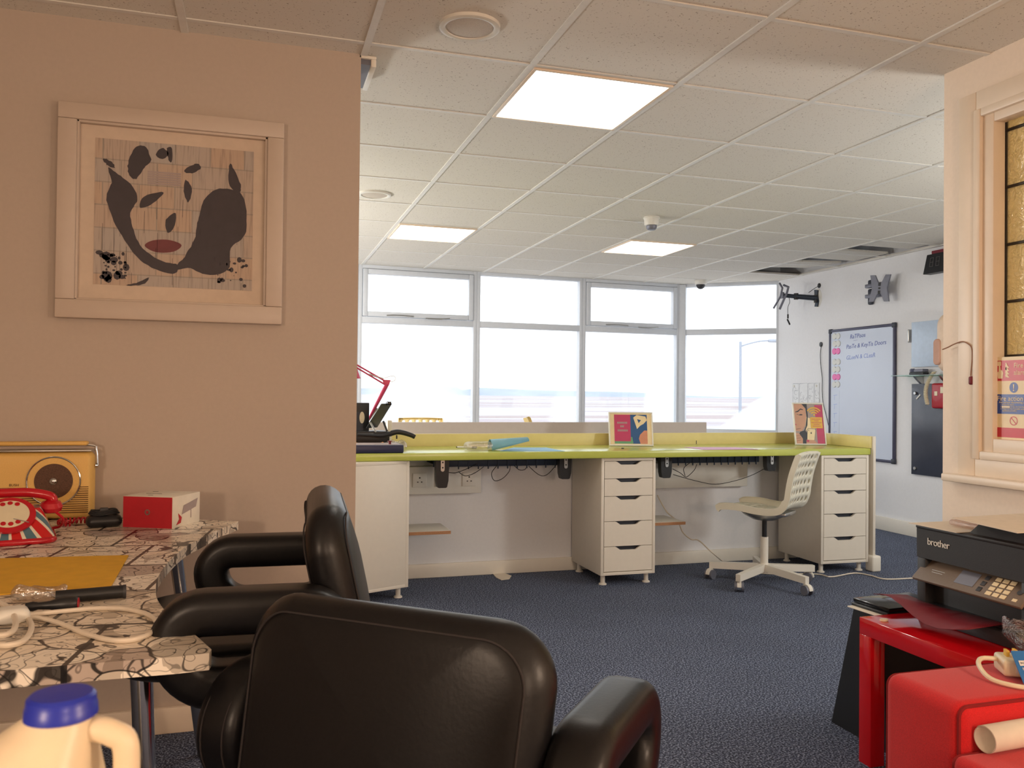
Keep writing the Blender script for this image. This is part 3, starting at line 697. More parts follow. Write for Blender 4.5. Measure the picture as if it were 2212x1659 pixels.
# ------------------------------------------------------------------ swivel chair with perforated shell
def shell_mesh(w=.40,cols=6):
    path=catmull([Vector((0,y,z)) for y,z in ((.225,-.012),(.20,.008),(.10,.012),(0,.0),(-.10,-.002),(-.165,.018),(-.195,.075),(-.205,.14),(-.22,.22),(-.245,.30),(-.262,.345))],6)
    L=[0]
    for a,b in zip(path,path[1:]): L.append(L[-1]+(b-a).length)
    tot=L[-1]
    def at(s):
        s=max(0,min(tot,s))
        for i in range(len(L)-1):
            if L[i+1]>=s: t=(s-L[i])/(L[i+1]-L[i]); p=path[i].lerp(path[i+1],t); d=(path[i+1]-path[i]).normalized(); return p,d
        return path[-1],(path[-1]-path[-2]).normalized()
    def S(u,s,off=0):
        p,d=at(s); n=Vector((0,d.z,-d.y)) # outward (underside/rear)
        ww=w*(1-.10*max(0,(s/tot-.55)))
        c=(abs(u)/.5)**2*.016          # slight dish
        q=p+Vector((u*ww,0,0))-n*c
        return q+n*off
    rows=14; ds=tot/rows; du=1.0/(cols+.6); u0=-.5
    bm=bmesh.new()
    us=[-.5,-.5+du*.3]+[-.5+du*.3+du*(k+1) for k in range(cols)]+[.5]
    ss=[ds*k for k in range(rows+1)]
    hole=set([1,2,3,4]+[8,9,10,11,12,13])
    def V(p): return bm.verts.new(p)
    for i in range(len(us)-1):
        for j in range(rows):
            a,b=us[i],us[i+1]; c,d=ss[j],ss[j+1]
            bd=[]
            for k in range(4): bd.append((a+(b-a)*k/4,c))
            for k in range(4): bd.append((b,c+(d-c)*k/4))
            for k in range(4): bd.append((b-(b-a)*k/4,d))
            for k in range(4): bd.append((a,d-(d-c)*k/4))
            B=[V(S(u,s)) for u,s in bd]
            mu,ms=(a+b)/2,(c+d)/2
            if 0<i<len(us)-2 and j in hole:
                r=.0145 if j>5 else .0125; rin=[]
                for k in range(16):
                    ang=math.atan2((bd[k][1]-ms),(bd[k][0]-mu)*w); rin.append(V(S(mu+r*math.cos(ang)/w,ms+r*math.sin(ang))))
                for k in range(16): bm.faces.new((B[k],B[(k+1)%16],rin[(k+1)%16],rin[k]))
            else:
                ce=V(S(mu,ms))
                for k in range(16): bm.faces.new((B[k],B[(k+1)%16],ce))
    # folded rim
    N=56; edge=[(-.5,tot*k/N) for k in range(N+1)]+[(-.5+k/12,tot) for k in range(1,13)]+[(.5,tot-tot*k/N) for k in range(1,N+1)]+[(.5-k/12,0) for k in range(1,12)]
    prev=None; first=None
    for u,s in edge:
        dp=.038 if s<tot*.62 else .030
        if s>=tot or s<=0: dp=.018
        x=V(S(u,s)); y=V(S(u*1.0,s,dp)) ; z=V(S(u*.97,s,dp))
        if prev: bm.faces.new((prev[0],x,y,prev[1])); bm.faces.new((prev[1],y,z,prev[2]))
        else: first=(x,y,z)
        prev=(x,y,z)
    bm.faces.new((prev[0],first[0],first[1],prev[1]))
    bmesh.ops.remove_doubles(bm,verts=bm.verts[:],dist=.0006)
    bmesh.ops.recalc_face_normals(bm,faces=bm.faces[:])
    me=bpy.data.meshes.new('seat_shell'); bm.to_mesh(me); bm.free(); me.shade_smooth(); me.set_sharp_from_angle(angle=R(50)); return me
SHELL=shell_mesh()
def swivel(label,x,y,rz,seat=.462,m='shell',group=None,base=None):
    t=thing('swivel_chair',label,'swivel chair',(x,y,0),R(rz),group)
    me=SHELL.copy(); me.materials.append(M[m]); o=bpy.data.objects.new('seat_shell',me); C.objects.link(o); o.parent=t; o.location=(0,0,seat)
    s=o.modifiers.new('thickness','SOLIDIFY'); s.thickness=.004; s.offset=0
    mb=MB(); mb.lathe([(.03,-.075),(.07,-.07),(.12,-.045),(.14,-.028),(.10,-.015),(.02,-.012)],28,0,T(0,.0,seat)); mb.rbox(-.10,.10,-.16,.10,-.035,-.012,.006,2,0,T(0,0,seat)); mb.build('seat_mechanism','alu',t)
    MB().cyl((0,0,.26),(0,0,seat-.06),.0145).build('gas_lift','black',t)
    mb=MB(); mb.cyl((0,0,.09),(0,0,.285),.0235); mb.lathe([(.034,.07),(.036,.1),(.026,.125)],24); mb.build('column_sleeve','white',t)
    base=base or [66,138,210,282,354]
    for a in base:
        mx=RZ(a-rz)
        mb=MB(); mb.prism([(0,.075),(.30,.068),(.325,.074),(.325,.102),(.30,.106),(0,.118)],-.017,.017,0,mx@Matrix(((1,0,0,0),(0,0,-1,0),(0,1,0,0),(0,0,0,1)))) if False else mb.add([mx@Vector(p) for p in [(0,-.018,.078),(.33,-.015,.064),(.33,.015,.064),(0,.018,.078),(0,-.018,.122),(.33,-.015,.104),(.33,.015,.104),(0,.018,.122)]],[(0,3,2,1),(4,5,6,7),(0,1,5,4),(1,2,6,5),(2,3,7,6),(3,0,4,7)])
        arm=mb.build('base_arm','white',t)
        ca=MB(); sw=(a*37)%360
        m2=mx@T(.315,0,0)@RZ(sw)
        ca.cyl(m2@Vector((0,0,.05)),m2@Vector((0,0,.07)),.008,seg=10)
        q=m2@T(.018,0,.03); 
        hood=[( .034*math.cos(R(x)),.034*math.sin(R(x))) for x in range(0,181,15)]
        ca.add([q@Vector((x_,-.012,z_)) for x_,z_ in hood]+[q@Vector((x_,.012,z_)) for x_,z_ in hood],[list(range(13))[::-1],list(range(13,26))]+[(i,(i+1)%13,13+(i+1)%13,13+i) for i in range(13)])
        cs=ca.build('caster','white',t)
        wh=MB()
        for sgn in (-1,1): wh.cyl(q@Vector((0,sgn*.013,-.001)),q@Vector((0,sgn*.026,-.001)),.029,seg=22)
        wh.build('caster_wheel','greymetal',cs)
    return t
swivel('white perforated swivel chair standing on the carpet before the right knee space',3.225,1.525,37)
swivel('pale yellow perforated chair behind the bench, seen from behind',1.585,4.0,180-8,.575,'yellowchair')
swivel('pale yellow perforated chair behind the bench, turned edge on',2.68,3.70,-112,.60,'yellowchair')
# ================================================================== THINGS ON THE DESK
def flat(mb,poly,z,mi,mx,th=.0004): mb.prism(poly,z,z+th,mi,mx)
def ell(cx,cy,a,b,n=20,a0=0,a1=360): return [(cx+a*math.cos(R(a0+(a1-a0)*k/n)),cy+b*math.sin(R(a0+(a1-a0)*k/n))) for k in range(n+(0 if a1-a0>=360 else 1))]
def arc(cx,cy,r,w,a0,a1,n=12):
    return [(cx+r*math.cos(R(a0+(a1-a0)*k/n)),cy+r*math.sin(R(a0+(a1-a0)*k/n))) for k in range(n+1)]+[(cx+(r-w)*math.cos(R(a1+(a0-a1)*k/n)),cy+(r-w)*math.sin(R(a1+(a0-a1)*k/n))) for k in range(n+1)]
def easel_frame(label,p,w,h,yaw,lean,name='poster_frame'):
    """origin at bottom centre, art plane local XY->XZ facing -Y"""
    t=thing(name,label,'framed poster',p); t.rotation_euler=Euler((R(-lean),0,R(yaw)),'XYZ')
    fr=MB(); b=.009
    for (x0,x1,z0,z1) in ((-w/2,w/2,0,b),(-w/2,w/2,h-b,h),(-w/2,-w/2+b,b,h-b),(w/2-b,w/2,b,h-b)): fr.rbox(x0,x1,-.006,.010,z0,z1,.002)
    fr.build('frame','whiteplastic',t)
    MB().box(-w/2+b,w/2-b,.002,.008,b,h-b).build('backing_board','maroon',t,smooth=False)
    st=MB(); st.add([(-.03,.010,.16),(.03,.010,.16),(.04,.085,.02),(-.04,.085,.02),(-.03,.013,.16),(.03,.013,.16),(.04,.088,.02),(-.04,.088,.02)],[(0,1,2,3),(7,6,5,4),(0,4,5,1),(1,5,6,2),(2,6,7,3),(3,7,4,0)]); st.build('easel_strut','maroon',t,smooth=False)
    return t
p=onz(1364,963,DZ+.002)
t=easel_frame('white framed landscape poster in pink and blue leaning on the desk',(p.x,p.y,DZ+.001),.292,.228,-16,15)
a=MB(); mxp=FY@T(-.137,.009,-.001)
flat(a,[(0,0),(.274,0),(.274,.21),(0,.21)],.0,0,mxp)
flat(a,[(.028,.018),(.135,.018),(.135,.202),(.028,.202)],.0006,1,mxp)
flat(a,[(.028,.006),(.150,.006),(.150,.022),(.028,.022)],.0008,2,mxp)
flat(a,[(.135,.006),(.245,.006),(.245,.202),(.135,.202)],.0006,3,mxp)
flat(a,[(.155,.182),(.178,.200),(.236,.190),(.245,.165),(.222,.140),(.20,.128),(.178,.105)],.001,0,mxp)        # pale angular shape
flat(a,[(.180,.172),(.206,.165),(.190,.145)],.0014,3,mxp)
flat(a,[(.245,.006),(.245,.095),(.225,.095),(.196,.066),(.188,.040),(.198,.006)],.001,4,mxp)                     # peach area
flat(a,[(.135,.006),(.150,.006),(.145,.05),(.135,.052)],.001,2,mxp)
for (x0,x1,z) in ((.048,.108,.146),(.068,.090,.122),(.050,.110,.094)):                                           # illegible grey word blocks
    x=x0
    while x<x1: flat(a,[(x,z-.006),(x+.0062,z-.006),(x+.0062,z+.007),(x,z+.007)],.001,6,mxp); x+=.0085
a.build('poster_print',['signcream','pinkpost','greenpost','bluepost','skin2','maroon','greypost'],t,smooth=False)
p=onz(1752,961,DZ+.002)
t=easel_frame('white framed portrait poster of a phone and face at the desk corner',(p.x,p.y,DZ+.001),.222,.300,-14,13)
a=MB(); mxp=FY@T(-.102,.009,-.001)
flat(a,[(0,0),(.204,0),(.204,.282),(0,.282)],0,0,mxp)                       # grey ground
flat(a,[(.152,0),(.204,0),(.204,.275),(.150,.275)],.0004,1,mxp)             # red right side
flat(a,[(0,.09),(.045,.088),(.072,.13),(.085,.19),(.082,.25),(.06,.282),(0,.282)],.0006,2,mxp)     # face
flat(a,[(.058,.282),(.085,.25),(.088,.19),(.074,.12),(.058,.085),(.066,.085),(.088,.13),(.097,.20),(.095,.282)],.0010,3,mxp)
flat(a,[(.085,.19),(.135,.17),(.14,.10),(.10,.07),(.07,.105)],.0006,4,mxp)
flat(a,[(.02,0),(.10,0),(.095,.06),(.068,.095),(.035,.085),(.018,.06)],.0008,3,mxp)
flat(a,[(0,0),(.045,0),(.048,.035),(.025,.072),(0,.075)],.0012,2,mxp)      # hand
for k in range(3): flat(a,[(.0,.018+.018*k),(.034,.024+.016*k),(.034,.0255+.016*k),(.0,.0195+.018*k)],.0016,3,mxp)
flat(a,[(x,y) for x,y in ((.010,.222),(.028,.224),(.048,.242),(.066,.238),(.066,.243),(.048,.250),(.026,.232),(.010,.227))],.0012,3,mxp)   # brow
flat(a,ell(.048,.205,.012,.0045),.0012,3,mxp); flat(a,[(.018,.208),(.040,.200),(.040,.202),(.018,.211)],.0012,3,mxp)
flat(a,[(.0,.128),(.012,.134),(.0,.142)],.0012,1,mxp); flat(a,[(.006,.100),(.040,.106),(.040,.108),(.006,.103)],.0012,3,mxp)
ph=[(.078,.022),(.128,.020),(.142,.095),(.140,.102),(.094,.106),(.086,.10)]
flat(a,[(x+(x-.108)*.08,y+(y-.06)*.06) for x,y in ph],.0014,3,mxp); flat(a,ph,.0018,4,mxp)
flat(a,ell(.094,.095,.003,.003,10),.0022,3,mxp); flat(a,ell(.110,.075,.0048,.0055,14),.0022,3,mxp); flat(a,ell(.113,.083,.0022,.0012,10),.0022,3,mxp)
flat(a,[(.07,.0),(.15,.0),(.128,.026),(.072,.028)],.002,2,mxp); flat(a,ell(.082,.020,.010,.008),.0024,1,mxp)
for r_ in (.060,.044,.028): flat(a,arc(.142,.200,r_,.009,35,145),.0016,5,mxp)
flat(a,ell(.142,.206,.006,.008,14),.0016,5,mxp)
flat(a,[(.112,.110),(.196,.110),(.196,.188),(.112,.188)],.0020,5,mxp)
for k,(x0,x1) in enumerate(((.122,.186),(.140,.168),(.118,.190),(.134,.174),(.126,.182))):
    x=x0
    while x<x1: flat(a,[(x,.172-.0125*k),(x+.003,.172-.0125*k),(x+.003,.1765-.0125*k),(x,.1765-.0125*k)],.0024,1,mxp); x+=.0046
a.build('poster_print',['greypost','pinkpost','skin','dark','signcream','yellowpost'],t,smooth=False)
# comic sheet on the far right wall
t=thing('comic_sheet','white comic strip drawing pinned to the wall behind the poster','paper',(5.4496,4.145,1.155))
MB().prism([(-.21,-.125),(.21,-.125),(.21,.125),(-.21,.125)],0,.003,0,FX).build('sheet','whitepaper',t,smooth=False)
a=MB(); rnd=random.Random(11)
for (x0,x1) in ((-.205,-.11),(-.10,.03),(.04,.125),(.135,.205)):
    for b in ((x0,-.12),(x0,.118)): flat(a,[(x0,b[1]),(x1,b[1]+rnd.uniform(-.006,.006)),(x1,b[1]+.003),(x0,b[1]+.003)],.0032,0,FX)
    for xx in (x0,x1): flat(a,[(xx,-.12),(xx+.002,-.12),(xx+.002,.12),(xx,.12)],.0032,0,FX)
    for k in range(7):
        cx=rnd.uniform(x0+.02,x1-.02); cy=rnd.uniform(-.09,.09); r_=rnd.uniform(.012,.035); s0=rnd.uniform(0,360)
        flat(a,arc(cx,cy,r_,.0018,s0,s0+rnd.uniform(70,200),8),.0032,0,FX)
a.build('ink_lines','greymetal',t,smooth=False)
for y in (-.185,.165): MB().lathe([(.010,0),(.009,.006)],14,0,FX@T(y,.095,.004)).build('magnet_pin','whiteplastic',t)
# papers on the desk
def sheet(name,pts,z,m,label,cat='paper',th=.0012,group=None):
    P=[onz(x,y,z) for x,y in pts]; mb=MB(); mb.prism([(p.x,p.y) for p in P],z,z+th); return tag(mb.build(name,m,smooth=False),label,cat,group)
sheet('paper_sheet',((1080,974.5),(1220,975),(1180,967),(1110,967)),DZ+.001,'bluepaper','light blue sheet lying at the front of the green desk')
sheet('paper_sheet',((1520,971.5),(1640,971.0),(1590,966.5),(1478,966)),DZ+.001,'pinkpaper','pink sheet of paper lying on the right of the green desk')
p=onz(1075,972,DZ+.02)
def rolled(label,pts0,pts1,m,name):
    v=[];f=[]
    n=len(pts0)
    for q in pts0: v.append(q)
    for q in pts1: v.append(q)
    for k in range(n-1): f.append((k,k+1,n+k+1,n+k))
    mb=MB(); mb.add(v,f); o=mb.build(name,m,fix=False); md=o.modifiers.new('thickness','SOLIDIFY'); md.thickness=.001; return tag(o,label,'paper')
A=onz(1058,972,DZ+.002); 
A0=[Vector((A.x+.02*math.cos(R(a_))*.3,A.y+.07*math.cos(R(a_)),DZ+.003+.062*math.sin(R(a_))*(1 if a_<150 else 1))) for a_ in range(0,181,15)]
B0=[Vector((A.x+.23,A.y+.045*math.cos(R(a_)),DZ+.055+.022*math.sin(R(a_)))) for a_ in range(0,181,15)]
rolled('teal blue sheet curled into a loose roll on the desk',A0,B0,'tealpaper','curled_sheet')
mb=MB(); mb.pillow(.17,.13,.05,.03,mx=T(A.x-.065,A.y,DZ+.026)); tag(mb.build('plastic_sleeve','film'),'crumpled clear plastic sleeve beside the curled blue sheet','plastic sleeve')
p0=onz(988,966,DZ+.007);p1=onz(1030,967,DZ+.007)
t=thing('marker_pen','white marker pen with dark cap lying on the green desk','pen',tuple(p0)); d=p1-p0
MB().cyl((0,0,0),d*.75,.006).build('pen_body','whiteplastic',t); MB().cyl(d*.75,d,.0068).build('pen_cap','navy',t); MB().cyl(d*-.06,(0,0,0),.003,.005).build('pen_tip','black',t)
p=onz(1345,969,DZ+.001); tag(MB().rbox(p.x-.008,p.x+.008,p.y-.006,p.y+.006,DZ,DZ+.006,.002).build('rubber_stop','black'),'tiny black rubber piece on the desk in front of the pink poster','rubber piece')
# left end of desk: guillotine, film packet, tablet stand, dark photo frame, red lamp
g0=onz(872,980,DZ+.0)
t=thing('paper_guillotine','dark blue paper guillotine with curved handle at the desk left end','guillotine',(.85,1.80,DZ))
PW(MB().rbox(.40,1.035,1.69,1.90,DZ+.001,DZ+.046,.006),'guillotine_base','navy',t)
PW(MB().box(.40,1.02,1.70,1.89,DZ+.0462,DZ+.0475),'cutting_bed','greypost',t,smooth=False)
PW(MB().cyl((.965,1.74,DZ+.046),(.965,1.74,DZ+.062),.007).cyl((.965,1.74,DZ+.062),(.965,1.74,DZ+.066),.012),'clamp_knob','maroon',t)
hp=[ony(x,y,1.93) for x,y in ((845,936),(858,933),(872,935),(888,940),(896,944))]
b=MB(); b.tube([ony(x,y,1.93) for x,y in ((772,939),(800,940),(825,941),(845,937))],lambda q:.008+.007*q,8); ar=PW(b,'blade_arm','black',t)
b=MB(); inv=par_matrix(t).inverted(); b.tube([inv@q for q in hp],lambda q:.016-.003*q,10); hd=b.build('arm_handle','black',ar)
mb=MB(); mb.cyl(ony(857,940,1.93),ony(857,948,1.93),.004); PW(mb,'arm_stop','black',t)
def crumple(name,label,m,w,h,t_,mx,seed,amp=.012,cat='bag'):
    rnd=random.Random(seed); ph=[rnd.uniform(0,6) for _ in range(6)]
    def bend(p): 
        n=math.sin(p.x*60+ph[0])*math.sin(p.y*50+ph[1])+.6*math.sin(p.x*130+ph[2]+p.y*90)+.4*math.sin(p.y*170+ph[3])
        return Vector((p.x+amp*.6*math.sin(p.y*70+ph[4]),p.y+amp*.5*math.sin(p.x*80+ph[5]),p.z+amp*n*(1 if p.z>0 else .0)))
    mb=MB(); mb.pillow(w,h,t_,min(w,h)*.3,mx=mx,bend=bend,seg=6); return tag(mb.build(name,m,ang=25),label,cat)
q=onz(850,962,DZ+.02)
crumple('film_packet','orange and white packet in clear film on the guillotine bed','orange',.34,.12,.03,T(.80,1.955,DZ+.018),4,.010,'packet')
crumple('clear_bag','crumpled clear film bag beside the guillotine','film',.16,.12,.04,T(1.02,1.97,DZ+.021),6,.012)
def tilt_panel(name,label,cat,quad,Y0,th,m,extra=None):
    pass
# tablet stand: corners in the picture (822,868)(855,872)(823,938)(787,930)
c=[ony(x,y,2.02) for x,y in ((823,872),(853,872),(817,934),(790,925))]
t=thing('tablet_stand','black tilted tablet stand seen from behind on the left desk end','tablet stand',(c[2].x,2.05,DZ))
up=(c[0]-c[3]); 
v=[]; 
bx=MB(); base=c[3]; ex=(c[1]-c[0]); ey=up; nn=ex.cross(ey).normalized()*.02
vs_=[base,base+ex+Vector((0,.12,0)),base+ex+ey+Vector((0,.12,0)),base+ey,base+nn,base+ex+nn+Vector((0,.12,0)),base+ex+ey+nn+Vector((0,.12,0)),base+ey+nn]
bx.add(vs_,[(0,3,2,1),(4,5,6,7),(0,1,5,4),(1,2,6,5),(2,3,7,6),(3,0,4,7)]); PW(bx,'stand_panel','black',t,smooth=False)
bx=MB(); 
for (a_,b_) in (((800,915),(812,934)),((828,912),(836,931))): bx.cyl(ony(a_[0],a_[1],1.99),ony(b_[0],b_[1],1.96),.006,seg=8)
inv=par_matrix(t).inverted()
for k,(a_,b_) in enumerate((((800,913),(812,934)),((828,910),(836,931)))):
    bb=MB(); bb.cyl(inv@ony(a_[0],a_[1],1.99),inv@ony(b_[0],b_[1],1.96),.006,seg=8); bb.build('support_leg','alu' if k==0 else 'black',t)
bb=MB(); q0=ony(835,869,2.02); q1=ony(845,876,2.0); bb.rbox(q0.x,q1.x,1.99,2.05,q1.z,q0.z+.004,.004); PW(bb,'clip','blackgloss',t)
bb=MB(); q0=ony(772,930,2.0); q1=ony(840,940,2.0); bb.rbox(q0.x-.05,q1.x,1.97,2.16,DZ+.04,q0.z-.005,.004); PW(bb,'stand_foot','black',t)
f0=ony(765,870,2.12); f1=ony(797,925,2.12)
t=thing('framed_photograph','dark framed picture partly hidden by the picture wall','framed photograph',((f0.x+f1.x)/2,2.12,DZ+.07))
mb=MB(); mb.rbox(f0.x-.08,f1.x,2.115,2.135,f1.z-.07,f0.z,.004); PW(mb,'frame','black',t)
mb=MB(); mb.box(f0.x-.06,f1.x-.035,2.112,2.115,f1.z-.02,f0.z-.055); PW(mb,'picture','dark',t,smooth=False)
mb=MB(); q=ony(782,902,2.11); mb.prism([(q.x+x_,q.z+z_) for x_,z_ in ell(0,0,.015,.035)],2.109,2.111,axis='y'); PW(mb,'pale_figure','cream',t,smooth=False)
q0=ony(836,908,2.2); q1=ony(845,931,2.2); tag(MB().rbox(q0.x,q1.x,2.17,2.25,DZ,q0.z,.004).build('small_box','card'),'small white box behind the tablet stand','box')
t=thing('desk_lamp','pink red anglepoise lamp arm rising behind the guillotine','desk lamp',(.95,2.20,DZ))
YL=2.19
def W(x,y): return ony(x,y,YL)
inv=par_matrix(t).inverted()
foot=W(790,925)
MB().lathe([(.075,0),(.078,.015),(.07,.024),(.01,.028)],28,0,T(*(inv@Vector((foot.x,YL,DZ))))).build('lamp_base','pinkred',t)
MB().cyl(inv@Vector((foot.x,YL,DZ+.02)),inv@W(792,915),.006).cyl(inv@W(792,915),inv@W(815,882),.005).build('lower_spring','alu',t)
MB().tube([inv@W(792,915),inv@W(836,830)],lambda q:.007+.006*q,8,smooth=0).build('lower_arm','pinkred',t)
MB().prism([((inv@W(x,y)).x,(inv@W(x,y)).z) for x,y in ((827,820),(844,821),(840,833),(834,835),(829,830))],-.008,.008,axis='y').build('elbow_plate','pinkred',t)
for (a_,b_) in (((830,822),(760,782)),((832,831),(760,788))): MB().cyl(inv@W(*a_),inv@W(*b_),.005).build('upper_arm','pinkred',t)
MB().cyl(inv@W(828,818),inv@W(796,808),.005).build('upper_spring','alu',t)
MB().tube([inv@W(x,y) for x,y in ((828,818),(842,813),(852,813),(854,819),(849,824),(843,824))],.0017,6).build('lamp_flex','cable',t)
mb=MB(); h0=inv@W(760,785); mb.lathe([(.02,.03),(.04,.0),(.075,-.09)],24,0,T(*(h0+Vector((-.02,0,0)))),False); mb.build('lamp_shade','pinkred',t)
# ================================================================== FAR RIGHT WALL
WX=5.45
t=thing('whiteboard','large framed whiteboard with blue writing on the right wall','whiteboard',(WX,3.348,.585))
mb=MB(); mb.box(-.018,-.004,-.42,.42,.008,1.18); mb.build('board_surface','wb',t,smooth=False)
mb=MB()
for (y0,y1,z0,z1) in ((-.427,.427,1.165,1.19),(-.427,.427,0,.024),(-.427,-.403,.024,1.165),(.403,.427,.024,1.165)): mb.rbox(-.026,-.002,y0,y1,z0,z1,.006,3)
mb.build('board_frame','wbframe',t)
for y,z in ((-.41,.015),(-.41,1.175),(.41,.015),(.41,1.175)): MB().rbox(-.028,-.002,y-.022,y+.022,z-.022,z+.022,.008,3).build('corner_cap','dark',t)
def wr(body,size,y,z,m,rot=0):
    a=MB(); text_into(a,body,size,T(-.0185,y,z)@FX@RZ(rot),.0008,shear=.2); return a.build('handwriting',m,t,smooth=False)
wr('RaTPisos',.055,.14,1.09,'ink',2); wr('PasTe & KeyTis Doors',.055,.19,1.00,'ink',2); wr('GLeeN & CLeaR',.055,.19,.90,'inklight',2)
mb=MB(); mb.prism([(0,0),(.05,.002),(.05,.004),(0,.002)],0,.0008,0,T(-.0185,.09,1.07)@FX); mb.build('underline_stroke','ink',t,smooth=False)
k=0
for r_,z in enumerate((1.125,1.055,.985,.885,.815,.745,.675)):
    for c_,y in enumerate((.352,.30)):
        pinkq=r_ in (2,5)
        o=MB().lathe([(.0295,0),(.030,.003),(.028,.0065),(.010,.008)],24,0,T(0,0,0)@FX).build('magnet','pink' if pinkq else 'magwhite',loc=(WX-.018,3.348+y-(.004 if r_%2 else 0),.585+z))
        pos='left' if c_==0 else 'right'
        rown=['first','second','third','fourth','fifth','sixth','seventh'][r_]
        tag(o,('pink' if pinkq else 'white')+' round magnet on the whiteboard, '+pos+' column, '+rown+' row down','magnet','round magnets on the whiteboard')
t2=thing('label_strip','pale strip of tick marks stuck on the whiteboard lower left','label strip',(WX-.018,3.348+.33,.585+.40))
MB().prism([(-.05,-.22),(.05,-.22),(.05,.22),(-.05,.22)],0,.0012,0,FX).build('strip','wb',t2,smooth=False)
a=MB()
for k in range(5): flat(a,[(-.03,.17-.085*k),(.02,.175-.085*k),(.02,.179-.085*k),(-.03,.174-.085*k)],.0014,0,FX); flat(a,[(-.02,.13-.085*k),(-.017,.13-.085*k),(-.012,.17-.085*k),(-.015,.17-.085*k)],.0014,0,FX)
a.build('tick_marks','inklight',t2,smooth=False)
# wall bracket with X plate
t=thing('monitor_bracket','grey monitor bracket with X shaped plate on the right wall','monitor bracket',(WX,3.08,2.075))
for z0,z1 in ((.035,.105),(-.035,.025),(-.115,-.045)): MB().rbox(-.035,-.002,.112,.165,z0,z1,.014,3).build('wall_rail','dark',t)
for z in (.045,-.045):
    mb=MB(); mb.rbox(-.075,-.03,-.07,.15,z-.016,z+.016,.005); mb.build('bracket_arm','greymetal',t)
X=[(-.098,.105),(-.052,.105),(-.018,.045),(.018,.045),(.052,.105),(.098,.105),(.072,.0),(.098,-.105),(.052,-.105),(.018,-.045),(-.018,-.045),(-.052,-.105),(-.098,-.105),(-.072,.0)]
pm=T(-.115,-.085,0)@RZ(14)@FX@RZ(-4)@Matrix.Diagonal((.98,1.08,1,1))
mb=MB(); mb.prism(X,-.008,.008,0,pm); pl=mb.build('x_plate','greymetal',t)
for (x0,x1,z0,z1) in ((-.012,.012,.018,.046),(-.012,.012,-.046,-.018),(-.010,.010,-.007,.007)): MB().rbox(x0,x1,z0,z1,.0082,.010,.001,1,0,pm).build('plate_slot','black',pl)
MB().rbox(-.10,-.06,-.115,-.08,-.012,.028,.005).build('tilt_knob','black',t); MB().cyl((-.10,-.035,0),(-.04,-.035,0),.03).build('pivot','darkmetal',t)
# arm bracket near the window
t=thing('swing_bracket','dark swing arm monitor bracket reaching toward the bay window','monitor bracket',(WX,3.975,2.10))
inv=par_matrix(t).inverted()
MB().lathe([(.07,-.002),(.07,.003)],36,0,FX@Matrix.Diagonal((.9,1.35,1,1))).build('cable_ring','whiteplastic',t)
MB().prism([(-.035,.085),(.02,.075),(.012,.02),(.03,-.03),(.015,-.085),(-.03,-.08),(-.015,-.03),(-.03,.02)],.004,.014,0,FX).build('wall_plate','darkmetal',t)
E0=Vector((-.01,0,0)); E1=inv@(onx(1690,638,5.13))
MB().cyl(E0,E0+(E1-E0)*.62,.027,.024).build('rear_arm','darkmetal',t); MB().cyl(E0+(E1-E0)*.58,E1,.020).build('front_arm','darkmetal',t)
MB().lathe([(.022,-.03),(.022,.03)],20,0,T(*(E0+(E1-E0)*.60))).build('arm_joint','black',t)
MB().lathe([(.018,-.045),(.020,.03)],20,0,T(-.02,0,0)).build('wall_joint','black',t)
def wx(x,y,X=5.12): return inv@onx(x,y,X)
hd=MB(); hd.tube([wx(1684,612,5.12),wx(1690,622,5.12),wx(1686,640,5.12),wx(1671,666,5.10)],.010,8,smooth=0); h1=hd.build('head_strut','greymetal',t)
hd=MB(); hd.tube([wx(1693,616,5.14),wx(1703,620,5.15),wx(1700,632,5.15),wx(1684,668,5.12)],.0115,8,smooth=0); hd.build('head_strut','greymetal',t)
hd=MB(); hd.rbox(-.012,.012,-.02,.02,-.03,.03,.005,2,0,T(*E1)); hd.build('head_joint','greymetal',t)
hd=MB(); hd.tube([wx(1704,642,5.2),wx(1706,652,5.2),wx(1702,664,5.2),wx(1702,682,5.2)],.0028,6); lead=hd.build('loose_lead','blackcable',t)
hd=MB(); hd.cyl(wx(1702,679,5.2),wx(1702,688,5.2),.008,seg=10); hd.build('lead_ferrite','black',lead)
hd=MB(); hd.cyl(wx(1701,690,5.2),wx(1706,701,5.2),.008,seg=10); hd.build('lead_plug','black',lead)
hd=MB(); hd.tube([wx(1747,632,5.3),wx(1758,624,5.38),wx(1768,618,5.448)],.003,6); hd.build('feed_cable','blackcable',t)
def grom(x,y,lab):
    p=onx(x,y,WX); o=MB().lathe([(.022,0),(.024,.004),(.014,.006)],20,0,FX).build('cable_grommet','black',loc=(WX-.001,p.y,p.z)); tag(o,lab,'cable grommet'); return p
grom(1770,617,'black cable grommet above the swing arm bracket'); gp=grom(1774,744,'black cable grommet left of the whiteboard with cable hanging down')
mb=MB(); mb.tube([onx(x,y,5.44) for x,y in ((1774,746),(1772,765),(1773,790),(1776,815),(1776,845),(1778,870),(1784,895),(1790,920),(1797,942))],.0032,6); tag(mb.build('wall_cable','blackcable'),'thin black cable hanging down the wall left of the whiteboard','cable')
